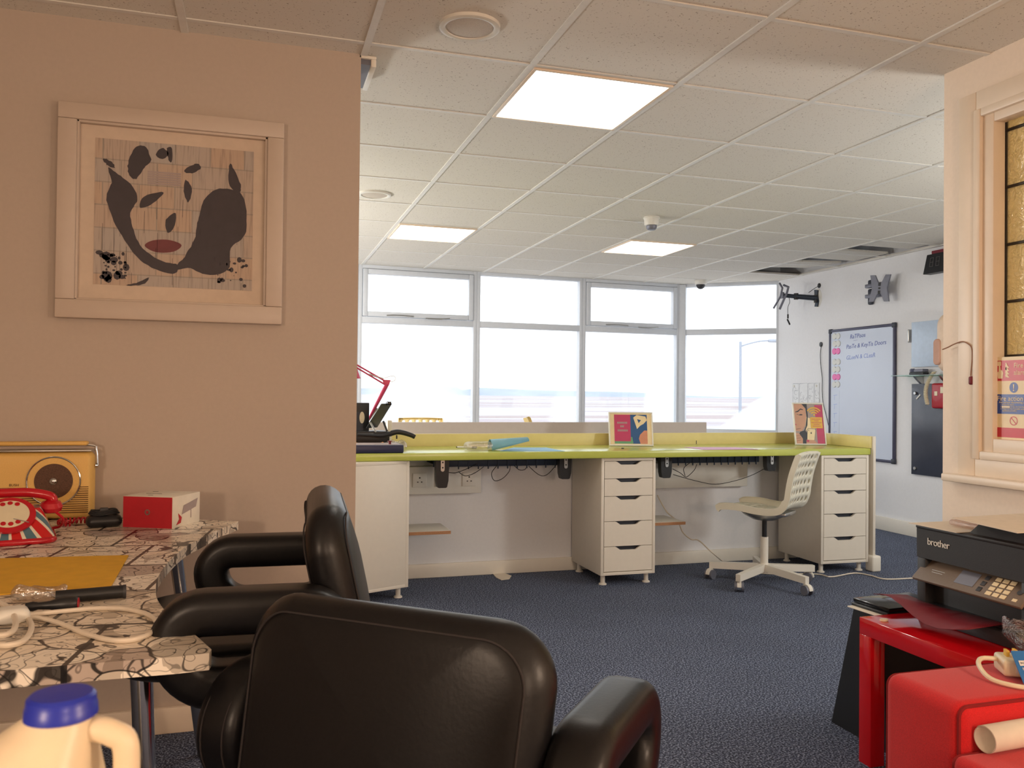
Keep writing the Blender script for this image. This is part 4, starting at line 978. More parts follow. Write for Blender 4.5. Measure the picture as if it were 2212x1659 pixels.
# clock, mirror, shelf, glass board, telephone, hood
c0=onx(2003,588,5.40); c1=onx(2010,547,5.40)
t=thing('digital_clock','black digital wall clock with red top cut off by the partition','clock',(WX,2.33,2.135))
MB().add([(-.075,-.26,0),(0,-.26,0),(0,.225,0),(-.075,.225,0),(-.055,-.26,.155),(0,-.26,.155),(0,.205,.155),(-.055,.205,.155)],[(0,3,2,1),(4,5,6,7),(0,1,5,4),(1,2,6,5),(2,3,7,6),(3,0,4,7)]).build('clock_case','black',t,smooth=False)
MB().rbox(-.05,0,-.2,.165,.156,.182,.004).build('top_strip','maroon',t)
sg=MB()
def seg8(mb,y,z,h,mx):
    w_=h*.5; q=h*.07
    for (x0,x1,z0,z1) in ((.0,w_,h-q,h),(.0,w_,h/2-q/2,h/2+q/2),(0,w_,0,q),(0,q,0,h/2),(0,q,h/2,h),(w_-q,w_,0,h/2),(w_-q,w_,h/2,h)):
        mb.prism([(y+x0+q*.2,z+z0+.001),(y+x1-q*.2,z+z0+.001),(y+x1-q*.2,z+z1-.001),(y+x0+q*.2,z+z1-.001)],0,.001,0,mx)
mxk=T(-.0682,0,.0)@Matrix.Rotation(R(7.3),4,'Y')@FX
for k in range(4): seg8(sg,-.165+.062*k+(.02 if k>1 else 0),.052,.075,T(-.0772,0,0)@Matrix.Rotation(R(7.3),4,'Y')@FX)
sg.build('digit_segment','lamp_off',t,smooth=False)
o=MB().rbox(WX-.022,WX-.004,2.30,2.735,1.395,1.765,.003).build('wall_mirror','mirror'); tag(o,'pale blue square mirror on the right wall above the glass shelf','mirror')
o=MB().rbox(WX-.03,WX-.002,2.755,2.775,1.60,1.71,.008,3).build('mirror_handle','alu'); tag(o,'slim silver handle on the wall left of the mirror','handle')
t=thing('glass_shelf','thin glass wall shelf right of the whiteboard','shelf',(WX,2.60,1.318))
MB().rbox(-.17,-.004,-.32,.20,0,.009,.002).build('glass_panel','shelfglass',t)
MB().prism([(-.004,.0),(-.09,.0),(-.06,-.03),(-.02,-.062),(-.004,-.075)],.02,.045,axis='y').build('shelf_bracket','alu',t)
MB().prism([(-.004,.0),(-.09,.0),(-.06,-.03),(-.02,-.062),(-.004,-.075)],-.245,-.22,axis='y').build('shelf_bracket','alu',t)
t=thing('board_eraser','small dark whiteboard eraser on the glass shelf','eraser',(5.38,2.60,1.3275))
MB().rbox(-.03,.03,-.075,.075,0,.022,.004).build('felt_pad','black',t); MB().rbox(-.03,.03,-.072,.072,.022,.048,.006).build('eraser_grip','greymetal',t); MB().rbox(-.031,-.02,.02,.06,.026,.052,.003).build('blue_label','navy',t)
t=thing('glass_board','charcoal glass memo board under the shelf on the right wall','memo board',(WX,2.53,.515))
MB().rbox(-.022,-.0005,-.22,.20,0,.742,.002).build('glass_panel','blackglass',t)
for z in (.05,.665): MB().lathe([(.013,0),(.014,.010),(.011,.013)],20,0,T(-.022,.155,z)@FX).build('standoff_stud','alu',t)
MB().rbox(-.026,-.022,.105,.155,-.006,.006,.001,1,0,T(0,0,0)) 
m_=MB(); m_.rbox(-.026,-.022,-.028,.028,-.006,.006,.001,1,0,T(0,.125,.635)@Matrix.Rotation(R(-42),4,'X')); m_.build('white_clip','whiteplastic',t)
t=thing('wall_telephone','red wall telephone with coiled cream cord beside the memo board','telephone',(WX,2.36,1.06))
MB().rbox(-.085,-.024,-.15,.10,0,.20,.018,3).build('phone_body','redplastic',t)
MB().rbox(-.089,-.083,.03,.06,.10,.135,.002).build('cream_button','cream',t); MB().rbox(-.089,-.083,-.03,.0,.12,.17,.002).build('cream_button','cream',t)
pts=[]
for k in range(240):
    s_=k/239; a_=s_*24*2*PI; base=Vector((-.10+.03*s_,.115+.045*math.sin(s_*PI*.9)-.05*s_*s_,.03+.26*s_)); pts.append(base+Vector((.013*math.cos(a_),.013*math.sin(a_),0)))
mb=MB(); mb.tube(pts,.0045,6,smooth=0); mb.build('coiled_cord','cream',t)
mb=MB(); 
prof=[(0,.10),(.05,.16),(.12,.185),(.22,.19),(.32,.185),(.40,.15),(.43,.08)]
t=thing('hood_unit','rounded peach plastic hood standing on the shelf beside the partition','plastic hood',(5.31,2.18,1.335))
mb.pillow(.26,.46,.14,.09,mx=T(0,0,.23)@FX); mb.build('hood_shell','hoodbeige',t)
MB().pillow(.07,.2,.02,.03,mx=T(-.07,.085,.16)@FX).build('hood_recess','skin',t)
# ================================================================== PICTURE ON THE LEFT WALL
t=thing('picture_frame','large square white framed ink picture on the left wall','picture',(-.022,.105,1.367))
W2,H2=.349,.693
mb=MB()
for (x0,x1,z0,z1) in ((-W2,W2,0,.060),(-W2,W2,H2-.053,H2),(-W2,-W2+.056,.06,H2-.053),(W2-.054,W2,.06,H2-.053)): mb.rbox(x0,x1,-.045,-.001,z0,z1,.004)
mb.build('frame','warmframe' if 'warmframe' in M else 'paint',t)
mb=MB()
for (x0,x1,z0,z1) in ((-W2+.05,W2-.05,.055,.066),(-W2+.05,W2-.05,H2-.06,H2-.048),(-W2+.05,-W2+.062,.06,H2-.05),(W2-.062,W2-.05,.06,H2-.05)): mb.rbox(x0,x1,-.034,-.012,z0,z1,.002)
mb.build('inner_slip','warmframe',t)
MB().box(-W2+.05,W2-.05,-.014,-.008,.055,H2-.048).build('mount','mount',t,smooth=False)
ax0,ax1,az0,az1=-.243,.250,.114,.592
MB().box(ax0,ax1,-.0155,-.014,az0,az1).build('print','art',t,smooth=False)
a=MB(); AW=ax1-ax0; AH=az1-az0
mxa=T(ax0,-.0158,az0)@FY
def blob(pts,mi=0,zz=0,jit=.0): 
    P=[Vector((x*AW,y*AH,0)) for x,y in pts]; P=catmull(P,5,True); rnd=random.Random(len(pts)*7+int(pts[0][0]*100))
    flat(a,[(p.x+rnd.uniform(-1,1)*jit,p.y+rnd.uniform(-1,1)*jit) for p in P],zz,mi,mxa,.0003)
# generic ink composition: two dark side masses, a sweep underneath, a maroon oval, spatters
blob([(.70,.66),(.80,.72),(.93,.68),(.96,.50),(.94,.38),(.86,.30),(.84,.14),(.70,.10),(.60,.14),(.50,.13),(.56,.22),(.62,.34),(.64,.46),(.66,.56)],0,0,.0015)
blob([(.07,.60),(.10,.70),(.08,.80),(.14,.76),(.22,.70),(.26,.60),(.22,.50),(.24,.38),(.30,.26),(.42,.18),(.52,.16),(.50,.10),(.38,.12),(.26,.20),(.17,.34),(.11,.46)],0,0.0001,.0015)
blob([(.20,.84),(.24,.95),(.30,.97),(.34,.88),(.30,.82),(.25,.74),(.21,.76)],0,.0001,.002); blob([(.37,.92),(.41,.97),(.45,.93),(.41,.89)],0,.0001,.001); blob([(.44,.97),(.47,.97),(.47,.88),(.45,.89)],0,.0001,.001)
blob([(.05,.86),(.10,.84),(.12,.80),(.07,.82)],0,.0001,.002); blob([(.55,.82),(.62,.88),(.66,.85),(.60,.81)],0,.0001,.002)
blob([(.84,.90),(.88,.84),(.92,.74),(.90,.70),(.84,.76)],0,.0001,.002)
blob([(.26,.02),(.34,.06),(.30,.01),(.20,.0)],0,.0001,.001)
blob([(.31,.28),(.36,.32),(.46,.33),(.54,.30),(.49,.25),(.38,.24)],1,.0002)
blob([(.30,.62),(.42,.66),(.36,.58),(.28,.54)],0,.0002,.001); blob([(.44,.47),(.50,.52),(.49,.42),(.45,.38)],0,.0002,.001)
blob([(.56,.76),(.60,.70),(.58,.60),(.55,.68)],0,.0002,.0012)
rnd=random.Random(5)
for k in range(70):
    x=rnd.choice((rnd.uniform(.74,.97),rnd.uniform(.03,.2))); y=rnd.uniform(.03,.22); r_=abs(rnd.gauss(.004,.004))+.0015; flat(a,ell(x*AW,y*AH,r_,r_*rnd.uniform(.6,1.3),8),.0002,0,mxa,.0003)
for k in range(30):
    x=rnd.uniform(.05,.95); y=rnd.uniform(.0,.5); h_=rnd.uniform(.04,.2); flat(a,[(x*AW,y*AH),(x*AW+.0009,y*AH),(x*AW+.0009,(y+h_)*AH),(x*AW,(y+h_)*AH)],.0002,0,mxa,.0003)
for k in range(6): flat(a,[(.32*AW,(.71+.016*k)*AH),(.53*AW,(.71+.016*k)*AH),(.53*AW,(.722+.016*k)*AH),(.32*AW,(.722+.016*k)*AH)],.0001,2,mxa,.0002)
a.build('ink_drawing',['artink','artlip','greypost'],t,smooth=False)
# ================================================================== COMIC PATTERN TABLE
TZ=.73
def tz(x,y): p=onz(x,y,TZ); return (p.x,p.y)
edge=[tz(515,1126),tz(470,1146),tz(436,1163),tz(400,1182),tz(365,1213),tz(343,1243),tz(336,1270),tz(340,1295),tz(358,1320),tz(385,1342),tz(420,1370),tz(457,1403)]
E2=catmull([Vector((x,y,0)) for x,y in edge],4)
near=[tz(452,1411),tz(380,1419),tz(250,1429),tz(100,1441),tz(0,1450)]
poly=[(p.x,p.y) for p in E2]+near+[(-.95,-1.42),(-.95,.075),(-.3,.075),(.02,-.055)]
# clean winding; drop duplicates
ttab=thing('comic_table','table covered in black and white comic strip print with a concave end','table',(-.35,-.75,0))
mb=MB(); mb.prism(poly[::-1],TZ-.026,TZ); PW(mb,'table_top','comic',ttab,ang=30)
for (x0,y0,x1,y1) in ((.045,-1.24,.085,-1.26),(-.72,-1.2,-.84,-1.3),(-.72,-.1,-.84,-.0),(.02,-.25,.10,-.12)):
    mb=MB(); mb.cyl((x0,y0,TZ-.030),(x1,y1,.0),.021,.013,seg=20); PW(mb,'leg','chrome',ttab)
mb=MB(); mb.rbox(-.80,.02,-1.25,-.1,TZ-.06,TZ-.030,.004); PW(mb,'under_frame','darkgrey',ttab)
# ------------------------------------------------------------------ radio
t=thing('vintage_radio','mustard cream retro radio with round brown dial on the comic table','radio',(-.398,-.005,TZ),R(0))
def rbend(p):
    k=1-.05*max(0,p.y)/.1; return Vector((p.x,p.y,p.z*k))
mb=MB(); mb.pillow(.31,.212,.092,.022,edge=.014,mx=T(0,.046,.106)@FY); mb.build('radio_body','radio',t)
f=-.0012
g_=MB()
for k in range(13):
    z=.022+.0066*k
    g_.box(-.142,.145,f,f+.003,z,z+.0022)
g_.build('grille_groove','groove',t,smooth=False)
cx,cz=.048,.122
MB().lathe([(.001,0),(.074,0),(.074,.004),(.001,.004)],40,0,T(cx,0,cz)@FY).build('dial_disc','radio',t)
MB().lathe([(.001,.0042),(.054,.0042),(.054,.006),(.001,.006)],40,0,T(cx,0,cz)@FY).build('speaker_disc','brownmesh',t)
mb=MB(); mb.tube([Vector((cx+.0745*math.cos(a_*PI/24),-.004,cz+.0745*math.sin(a_*PI/24))) for a_ in range(48)],.0028,8,closed=True,smooth=0); mb.build('dial_ring','chrome',t)
MB().lathe([(.010,.005),(.0105,.012),(.007,.015),(.001,.016)],24,0,T(cx,0,cz)@FY).build('centre_knob','chrome',t)
mb=MB()
text_into(mb,'BUSH',.011,T(-.075,-.0012,.108)@FY,.0006); mb.build('badge_lettering','groove',t,smooth=False)
MB().rbox(-.150,.150,.012,.080,.211,.218,.003).build('handle_recess','alu',t)
mb=MB(); mb.tube([Vector((-.162,.046,.165)),Vector((-.160,.046,.21)),Vector((-.14,.046,.231)),Vector((0,.046,.236)),Vector((.14,.046,.231)),Vector((.158,.046,.215)),Vector((.162,.046,.165))],.0035,8); h_=mb.build('carry_handle','chrome',t)
MB().rbox(-.135,.135,.026,.066,.230,.243,.006,3).build('handle_grip','radio',h_)
for x in (-.158,.158): MB().lathe([(.008,0),(.008,.006)],16,0,T(x,.046,.165)@RY(90 if x>0 else -90)).build('handle_pivot','chrome',t)
# ------------------------------------------------------------------ rotary telephone with flag pattern
pp=onz(60,1172,TZ)
t=thing('rotary_telephone','red white and blue striped rotary telephone on the comic table','telephone',(pp.x-.056,pp.y+.045,TZ),R(14))
def frustum(w0,d0,w1,d1,z0,z1,off,r0,r1,n=5):
    rows=[]
    for k in range(n+1):
        q=k/n; w_=w0+(w1-w0)*q; d_=d0+(d1-d0)*q; z=z0+(z1-z0)*q; rows.append([(x,y+off*q,z) for x,y in rrect(w_,d_,r0+(r1-r0)*q,5)])
    v=[p for r_ in rows for p in r_]; m_=len(rows[0]); f_=[list(range(m_))[::-1],list(range(n*m_,(n+1)*m_))]
    for i in range(n):
        for k in range(m_): f_.append((i*m_+k,i*m_+(k+1)%m_,(i+1)*m_+(k+1)%m_,(i+1)*m_+k))
    return v,f_
def m_flag():
    n=NT('flag_stripes'); v=n.coord(); s=n.node('ShaderNodeSeparateXYZ'); n.link(v,s.inputs[0])
    def ma(op,a,b=0.0):
        m_=n.node('ShaderNodeMath',operation=op)
        for i,q in enumerate((a,b)):
            if hasattr(q,'is_linked'): n.link(q,m_.inputs[i])
            else: m_.inputs[i].default_value=q
        return m_.outputs[0]
    ang=ma('ARCTAN2',ma('ADD',s.outputs[1],-.005),s.outputs[0]); fr=ma('FRACT',ma('MULTIPLY',ma('ADD',ang,3.1416),11/6.2832))
    c=n.ramp(fr,[(0,lin((206,38,38))),(.26,lin((232,222,200))),(.40,lin((88,120,134))),(.74,lin((232,222,200))),(.86,lin((206,38,38)))],True)
    n.link(c,n.b.inputs['Base Color']); n.b.inputs['Roughness'].default_value=.15; return n.m
M['flag']=m_flag()
v,f_=frustum(.215,.20,.15,.10,.012,.085,.03,.03,.03); MB().add(v,f_).build('phone_body','flag',t)
MB().pillow(.222,.208,.016,.03,mx=T(0,0,.008)).build('phone_base','phonered',t)
tl=T(0,-.038,.070)@RX(40)
MB().lathe([(.001,0),(.062,0),(.062,.006),(.001,.010)],40,0,tl).build('dial_plate','phonered',t)
dl=MB(); dl.lathe([(.001,.009),(.047,.0075),(.047,.0095),(.001,.012)],40,0,tl); dd=dl.build('finger_wheel','cream',t)
for k in range(10):
    an=R(60+k*27); MB().lathe([(.0062,0),(.0062,.0018),(.001,.0022)],14,0,tl@T(.037*math.cos(an),.037*math.sin(an),.0098)).build('finger_hole','phonered',dd)
MB().cyl(tl@Vector((.01,-.02,.0115)),tl@Vector((.045,-.036,.0115)),.0014,seg=6).build('finger_stop','alu',dd)
mb=MB(); mb.tube([Vector((-.102,.035,.082)),Vector((-.10,.035,.108)),Vector((-.05,.035,.122)),Vector((0,.035,.124)),Vector((.05,.035,.122)),Vector((.10,.035,.108)),Vector((.102,.035,.082))],.013,10)
for s_ in (-1,1): mb.lathe([(.026,-.012),(.030,0),(.024,.012),(.010,.018)],24,0,T(s_*.100,.035,.082)@RX(10))
mb.build('handset','phonered',t)
mb=MB(); mb.tube([Vector((.108,.02,.07)),Vector((.13,.03,.045)),Vector((.125,.07,.02)),Vector((.10,.09,.012))],.004,8); mb.build('handset_cord','phonered',t)
p0=onz(165,1138,TZ)
mb=MB(); pts=[]
for k in range(160):
    s_=k/159; a_=s_*15*2*PI; c_=PI*1.3*s_+.4; pts.append(Vector((p0.x-.005+.045*math.cos(c_),p0.y+.03+.03*math.sin(c_),TZ+.011))+Vector((.006*math.cos(a_)*math.cos(c_),.006*math.cos(a_)*math.sin(c_),.008*math.sin(a_))))
mb.tube(pts,.0028,6,smooth=0); tag(mb.build('coiled_cord','phonered'),'red coiled telephone cord lying by the radio foot','cord')
# black power adapter bundle
p0=onz(218,1143,TZ)
t=thing('adapter_bundle','black power adapter with its cable wound on top beside the red box','power adapter',(p0.x,p0.y+.05,TZ),R(12))
MB().pillow(.098,.07,.036,.018,mx=T(0,0,.018)).build('adapter_body','black',t)
for k in range(3):
    mb=MB(); mb.tube([Vector(((.040-.003*k)*math.cos(a_*PI/8),(.024-.002*k)*math.sin(a_*PI/8),.039+.0045*k+.002*math.sin(a_))) for a_ in range(16)],.003,8,closed=True,smooth=2); mb.build('cable_turn','blackcable',t)
MB().rbox(-.012,.012,-.008,.008,.036,.056,.003).build('cable_tie','darkgrey',t)
# red and white carton
A_=onz(265,1139,TZ);B_=onz(372,1143,TZ);C_=onz(413,1128,TZ)
ang=math.degrees(math.atan2(B_.y-A_.y,B_.x-A_.x)); bw=(B_-A_).length
t=thing('router_carton','small white carton with red front and ring logo on the comic table','carton',(A_.x,A_.y,TZ),R(ang))
bd=.155; bh=.093
MB().rbox(0,bw,0,bd,0,bh,.0015).build('carton_body','card',t)
MB().box(.001,bw-.001,-.0008,.0,.001,bh-.001).build('red_front','redcard',t,smooth=False)
a=MB(); mb=MB()
fr=[]
a.prism([(bw/2+.0085*math.cos(R(k*15)),.047+.0085*math.sin(R(k*15))) for k in range(24)],-.0016,-.0009,0,None,'y'); 
a.build('ring_logo','alu',t,smooth=False); MB().prism([(bw/2+.0045*math.cos(R(k*15)),.047+.0052*math.sin(R(k*15))) for k in range(24)],-.0020,-.0017,axis='y').build('logo_centre','redcard',t,smooth=False)
side=T(bw+.0006,0,0)@Matrix(((0,0,1,0),(1,0,0,0),(0,1,0,0),(0,0,0,1)))
a=MB(); flat(a,[(.05,.036),(.13,.05),(.14,.075),(.06,.062)],0,0,side); flat(a,[(.10,.02),(.103,.02),(.103,.045),(.10,.045)],0,0,side); a.build('side_drawing','greypost',t,smooth=False)
a=MB(); flat(a,[(.02,.008),(.045,.012),(.05,.028),(.03,.042),(.036,.024)],0,0,side); a.build('side_mark','redcard',t,smooth=False)
a=MB()
for (x0,y0,w_) in ((.02,.12,.018),(.03,.07,.05),(.06,.03,.016)): a.box(x0,x0+w_,y0,y0+.003,bh,bh+.0006)
a.build('top_print','darkgrey',t,smooth=False)
# yellow sheet, black tube, bag, screwdriver, cable
mb=MB(); P=[onz(x,y,TZ) for x,y in ((-120,1212),(278,1202),(262,1230),(240,1269),(-120,1296))]; mb.prism([(p.x,p.y) for p in P],TZ+.001,TZ+.0035)
tag(mb.build('yellow_envelope','yellowpaper',smooth=False),'large yellow paper envelope lying across the comic table','envelope')
a0=onz(120,1292,TZ+.012);a1=onz(270,1279,TZ+.012)
t=thing('black_tube','short matt black tube on the comic table below the yellow envelope','tube',(a0.x,a0.y,TZ+.0135)); d=a1-a0; d.z=0
MB().cyl((0,0,0),d,.0125,seg=24).build('tube_body','black',t); MB().cyl(d*.97,d*1.0+d.normalized()*.002,.0131,seg=24).build('tube_end','darkgrey',t)
crumple('plastic_pouch','small crumpled clear plastic pouch beside the black tube','film',.085,.05,.02,Matrix.Translation(onz(85,1296,TZ)+Vector((0,0,.012))),9,.008,'pouch')
a0=onz(55,1314,TZ+.011);a1=onz(172,1302,TZ+.014)
t=thing('screwdriver','black handled screwdriver with red end cap on the comic table','screwdriver',(a0.x,a0.y,TZ+.0135)); d=a1-a0; d.z=0; u=d.normalized(); q=u.to_track_quat('Z','Y').to_matrix().to_4x4(); L_=d.length
MB().lathe([(.007,0),(.009,.012),(.0065,.02),(.008,L_*.45),(.0125,L_*.62),(.0135,L_*.8),(.0125,L_*.94),(.010,L_*.97)],20,0,q).build('grip','black',t)
MB().lathe([(.010,L_*.965),(.0105,L_*.985),(.007,L_)],20,0,q).build('end_cap','redplastic',t)
MB().cyl(u*-.06,(0,0,0),.0025,seg=10).build('shaft','chrome',t)
def tc(x,y,h=.0045): return onz(x,y,TZ+h)
t=thing('charger_cable','white charger plug with thick white cable looped over the comic table','charger cable',tuple(tc(25,1325,0)))
inv=par_matrix(t).inverted()
mb=MB(); mb.tube([inv@tc(x,y) for x,y in ((48,1330),(90,1325),(150,1319),(215,1314),(275,1316),(320,1328),(338,1345),(330,1364),(300,1379),(262,1384),(225,1380),(180,1367),(140,1350),(100,1338),(65,1334),(40,1342))],.0042,8); mb.build('looped_cable','cable',t)
mb=MB(); mb.tube([inv@tc(x,y,.016) for x,y in ((-30,1290),(0,1302),(20,1315),(33,1338),(30,1360),(10,1372),(-20,1372))],.0048,8); mb.build('cable_coil','cable',t)
mb=MB(); mb.tube([inv@tc(x,y,.006) for x,y in ((62,1338),(68,1352),(62,1372),(44,1388),(15,1394),(-20,1392))],.0048,8); mb.build('cable_tail','cable',t)
mb=MB(); mb.pillow(.055,.05,.026,.012,mx=T(*(inv@tc(25,1328,.013)))@RZ(20)); mb.build('charger_plug','whiteplastic',t)
# ================================================================== BLACK LEATHER CHAIRS
def leather_chair(label,x,y,rz,A,name='leather_stool',sw=.485,sd=.46,sy=.02,sz=.145):
    t=thing(name,label,'swivel armchair',(x,y,0),R(rz),'black leather loop arm chairs')
    sec=rrect(.074,.088,.024,4)
    # arms: closed loops in the YZ plane
    y0,y1,z0,z1=-.20,.145,A-.198,A; hw=.037
    cyc,czc=(y0+y1)/2,(z0+z1)/2
    base=rrect((y1-y0)-2*hw,(z1-z0)-2*hw,.06,9)
    path=[(cyc+a_+ (.012*(b_/.06) if a_>0 else 0),czc+b_) for a_,b_ in base]
    for sx in (-1,1):
        mb=MB(); mb.sweep(path,[(p,q+sx*.286) for p,q in sec]); ar=mb.build('armrest','leather',t)
        for off in (-.021,.021):
            st=MB(); st.sweep([(cyc+(p_[0]-cyc)*(1+.0378/ max(.05,math.hypot(p_[0]-cyc,p_[1]-czc))),czc+(p_[1]-czc)*(1+.0378/max(.05,math.hypot(p_[0]-cyc,p_[1]-czc)))) for p_ in path],[(a_,b_+sx*.286+off) for a_,b_ in ((-.001,-.001),(.001,-.001),(.001,.001),(-.001,.001))]); st.build('seam','thread',ar)
    # backrest
    def bb(p): return Vector((p.x,p.y,p.z-.055*(p.x/.25)**2*0-.0*p.y))
    def bend(p):
        r_=p.x/.25; return Vector((p.x*(1-.06*max(0,-p.y/.17)),p.y-.006*abs(r_)**2,p.z+.030*r_*r_-.010))
    bm_=T(0,-.175,A-.038)@RX(-12)@Matrix(((1,0,0,0),(0,0,-1,0),(0,1,0,0),(0,0,0,1)))@Matrix(((-1,0,0,0),(0,1,0,0),(0,0,-1,0),(0,0,0,1)))
    mb=MB(); mb.pillow(.50,.345,.082,.08,edge=.044,mx=bm_,bend=bend,seg=6); bk=mb.build('backrest','leather',t,ang=60)
    out=rrect(.50-.055,.345-.055,.06,8)
    st=MB(); st.tube([bm_@bend(Vector((a_,b_,-.0405 if False else .0392))) for a_,b_ in out],.0016,6,closed=True,smooth=0)
    st.tube([bm_@bend(Vector((a_,b_,-.0392))) for a_,b_ in out],.0016,6,closed=True,smooth=0); st.build('piping_seam','thread',bk)
    mb=MB(); mb.pillow(sw,sd,.062,.12,edge=.03,mx=T(0,sy,A-sz)); mb.build('seat','leather',t,ang=60)
    mb=MB(); mb.lathe([(.03,A-.225),(.11,A-.19),(.12,A-.178),(.02,A-.175)],24); mb.build('seat_plate','black',t)
    MB().cyl((0,0,.06),(0,0,A-.20),.026,seg=28).build('gas_column','chrome',t)
    mb=MB(); mb.lathe([(.026,A-.43),(.038,A-.432),(.040,A-.44),(.026,A-.445)],28,0,None,False); mb.build('column_collar','chrome',t)
    mb=MB(); mb.tube([Vector((.0+.17*math.cos(R(a_)),.08+.15*math.sin(R(a_)),.20)) for a_ in range(-60,241,20)],.011,8); mb.cyl((0,0,.2),(.0,-.05,.2),.012); mb.build('footrest','chrome',t)
    MB().lathe([(.215,0),(.215,.012),(.19,.02),(.05,.045),(.03,.075)],40).build('base_disc','chrome',t)
    return t
leather_chair('black leather armchair facing left with its arms over the comic table',.243,-1.10,86.5,.795)
leather_chair('black leather armchair in the foreground seen from behind',.532,-1.589,-40.9,.70,sw=.43,sd=.40,sy=-.0,sz=.165)
# ================================================================== MILK BOTTLE
t=thing('milk_bottle','plastic milk bottle with blue cap in the near left corner','milk bottle',(.143,-2.408,.7345),R(-10))
def loft(rows):
    v=[];m_=None
    for (w_,d_,r_,z,ox) in rows:
        c_=[(x+ox,y,z) for x,y in rrect(w_,d_,r_,6)]; m_=len(c_); v+=c_
    f_=[list(range(m_))[::-1],list(range((len(rows)-1)*m_,len(rows)*m_))]
    for i in range(len(rows)-1):
        for k in range(m_): f_.append((i*m_+k,i*m_+(k+1)%m_,(i+1)*m_+(k+1)%m_,(i+1)*m_+k))
    return v,f_
v,f_=loft([(.105,.085,.02,.0,-.022),(.116,.092,.02,.006,-.022),(.116,.094,.02,.070,-.022),(.100,.092,.022,.095,-.033),(.100,.092,.024,.150,-.0335),(.088,.086,.026,.185,-.0275),(.060,.062,.026,.208,-.0135),(.043,.044,.020,.220,-.005),(.032,.032,.0155,.2275,0),(.030,.030,.0145,.234,0)])
v2=[]
MB().add(v,f_).build('bottle_body','glasswhite',t,ang=70)
mb=MB(); mb.tube([Vector((.002,0,.2150)),Vector((.016,0,.2180)),Vector((.027,0,.2150)),Vector((.0335,0,.208)),Vector((.034,0,.18)),Vector((.034,0,.13)),Vector((.031,0,.09)),Vector((.018,0,.07))],lambda q:.0068,14); mb.build('bottle_handle','glasswhite',t)
mb=MB(); cap=[]
mb.lathe([(.001,.2385),(.0152,.238),(.0170,.2362),(.0173,.2322),(.0178,.2314),(.0182,.2262),(.0170,.2252)],40); mb.build('bottle_cap','milkcap',t)
# counter under the bottle, out of view below the frame
mb=MB(); mb.rbox(-.9,.22,-3.05,-2.30,.70,.734,.004); mb.rbox(-.88,-.3,-3.02,-2.34,0,.70,.003)
tag(mb.build('side_counter','white'),'white counter just below the view carrying the milk bottle','counter')
# ================================================================== RED TABLE, PRINTER, RED SEATS
t=thing('red_side_table','glossy red square side table against the leaded window wall','side table',(2.342,-.99,0))
xa,xb,ya,yb=2.065,2.62,-1.268,-.714
PW(MB().rbox(xa,xb,ya,yb,.398,.450,.0015),'table_top','red',t)
for (x,y) in ((xa,yb-.052),(xa,ya),(xb-.052,yb-.052),(xb-.052,ya)): PW(MB().rbox(x,x+.052,y,y+.052,0,.398,.0015),'leg','red',t)
tag(MB().prism([(x,y) for x,y in ell(2.105,-.775,.014,.009,14)],.4505,.456).build('cream_crumb','cream'),'small cream wax blob on the corner of the red table','wax blob')
# black tapered stand with albums behind the table
t=thing('tapered_stand','black tapered floor stand behind the red table','floor stand',(2.34,-.57,0))
v=[(2.19,-.690,0),(2.53,-.690,0),(2.53,-.425,0),(2.19,-.425,0),(2.175,-.690,.435),(2.53,-.690,.435),(2.53,-.555,.435),(2.175,-.555,.435)]
PW(MB().add(v,[(0,3,2,1),(4,5,6,7),(0,1,5,4),(1,2,6,5),(2,3,7,6),(3,0,4,7)]),'stand_body','black',t,smooth=False)
t=thing('photo_album','stacked black albums with pale page edges on the tapered stand','album',(2.27,-.63,.436),R(4))
MB().rbox(-.115,.135,-.070,.085,.0,.004,.001).build('white_board','card',t)
MB().rbox(-.095,.15,-.068,.088,.004,.014,.002).build('lower_album','black',t)
al=MB().rbox(-.085,.16,-.066,.090,.015,.028,.002).build('upper_album','blackgloss',t)
a=MB()
for (x0,x1,y0,y1) in ((.0,.08,-.02,-.018),(.0,.08,.05,.052),(.0,.002,-.02,.05),(.078,.08,-.02,.05)): a.box(x0,x1,y0,y1,.0281,.0285)
a.build('gold_outline','panel',al,smooth=False)
# printer
t=thing('printer','charcoal multifunction printer with tilted control panel on the red table','printer',(2.248,-.755,.450),R(-90))
# local: +x runs toward the camera along the front, +y goes into the machine (world +X), front at y=0
PWD,PD,PH=.41,.35,.278
MB().rbox(0,PWD,.035,PD,.0,.172,.006).build('lower_body','printer',t)
MB().rbox(0,.035,.0,.05,.0,.188,.004).build('front_post','printer',t); MB().rbox(PWD-.035,PWD,.0,.05,.0,.188,.004).build('front_post','printer',t)
MB().rbox(.03,PWD-.03,-.012,.06,.0,.040,.005).build('paper_tray','darkgrey',t)
MB().rbox(.04,PWD-.04,.004,.34,.041,.052,.003).build('output_shelf','black',t)
mb=MB(); mb.add([(0,0,.188),(PWD,0,.188),(PWD,PD,.172),(0,PD,.172),(0,-.002,PH),(PWD,-.002,PH),(PWD,PD,PH),(0,PD,PH)],[(0,3,2,1),(4,5,6,7),(0,1,5,4),(1,2,6,5),(2,3,7,6),(3,0,4,7)]); mb.build('scanner_body','printer',t,ang=20)
MB().rbox(-.002,PWD+.002,-.006,PD,PH,PH+.012,.005).build('scanner_lid','printer',t)
mb=MB(); mb.add([(.18,.02,PH+.010),(PWD,.02,PH+.010),(PWD,PD-.03,PH+.010),(.18,PD-.03,PH+.010),(.205,.045,PH+.05),(PWD,.045,PH+.05),(PWD,PD-.05,PH+.05),(.205,PD-.05,PH+.05)],[(0,3,2,1),(4,5,6,7),(0,1,5,4),(1,2,6,5),(2,3,7,6),(3,0,4,7)]); mb.build('document_feeder','printer',t,ang=20)
pm=T(.022,-.006,.142)@RX(38)
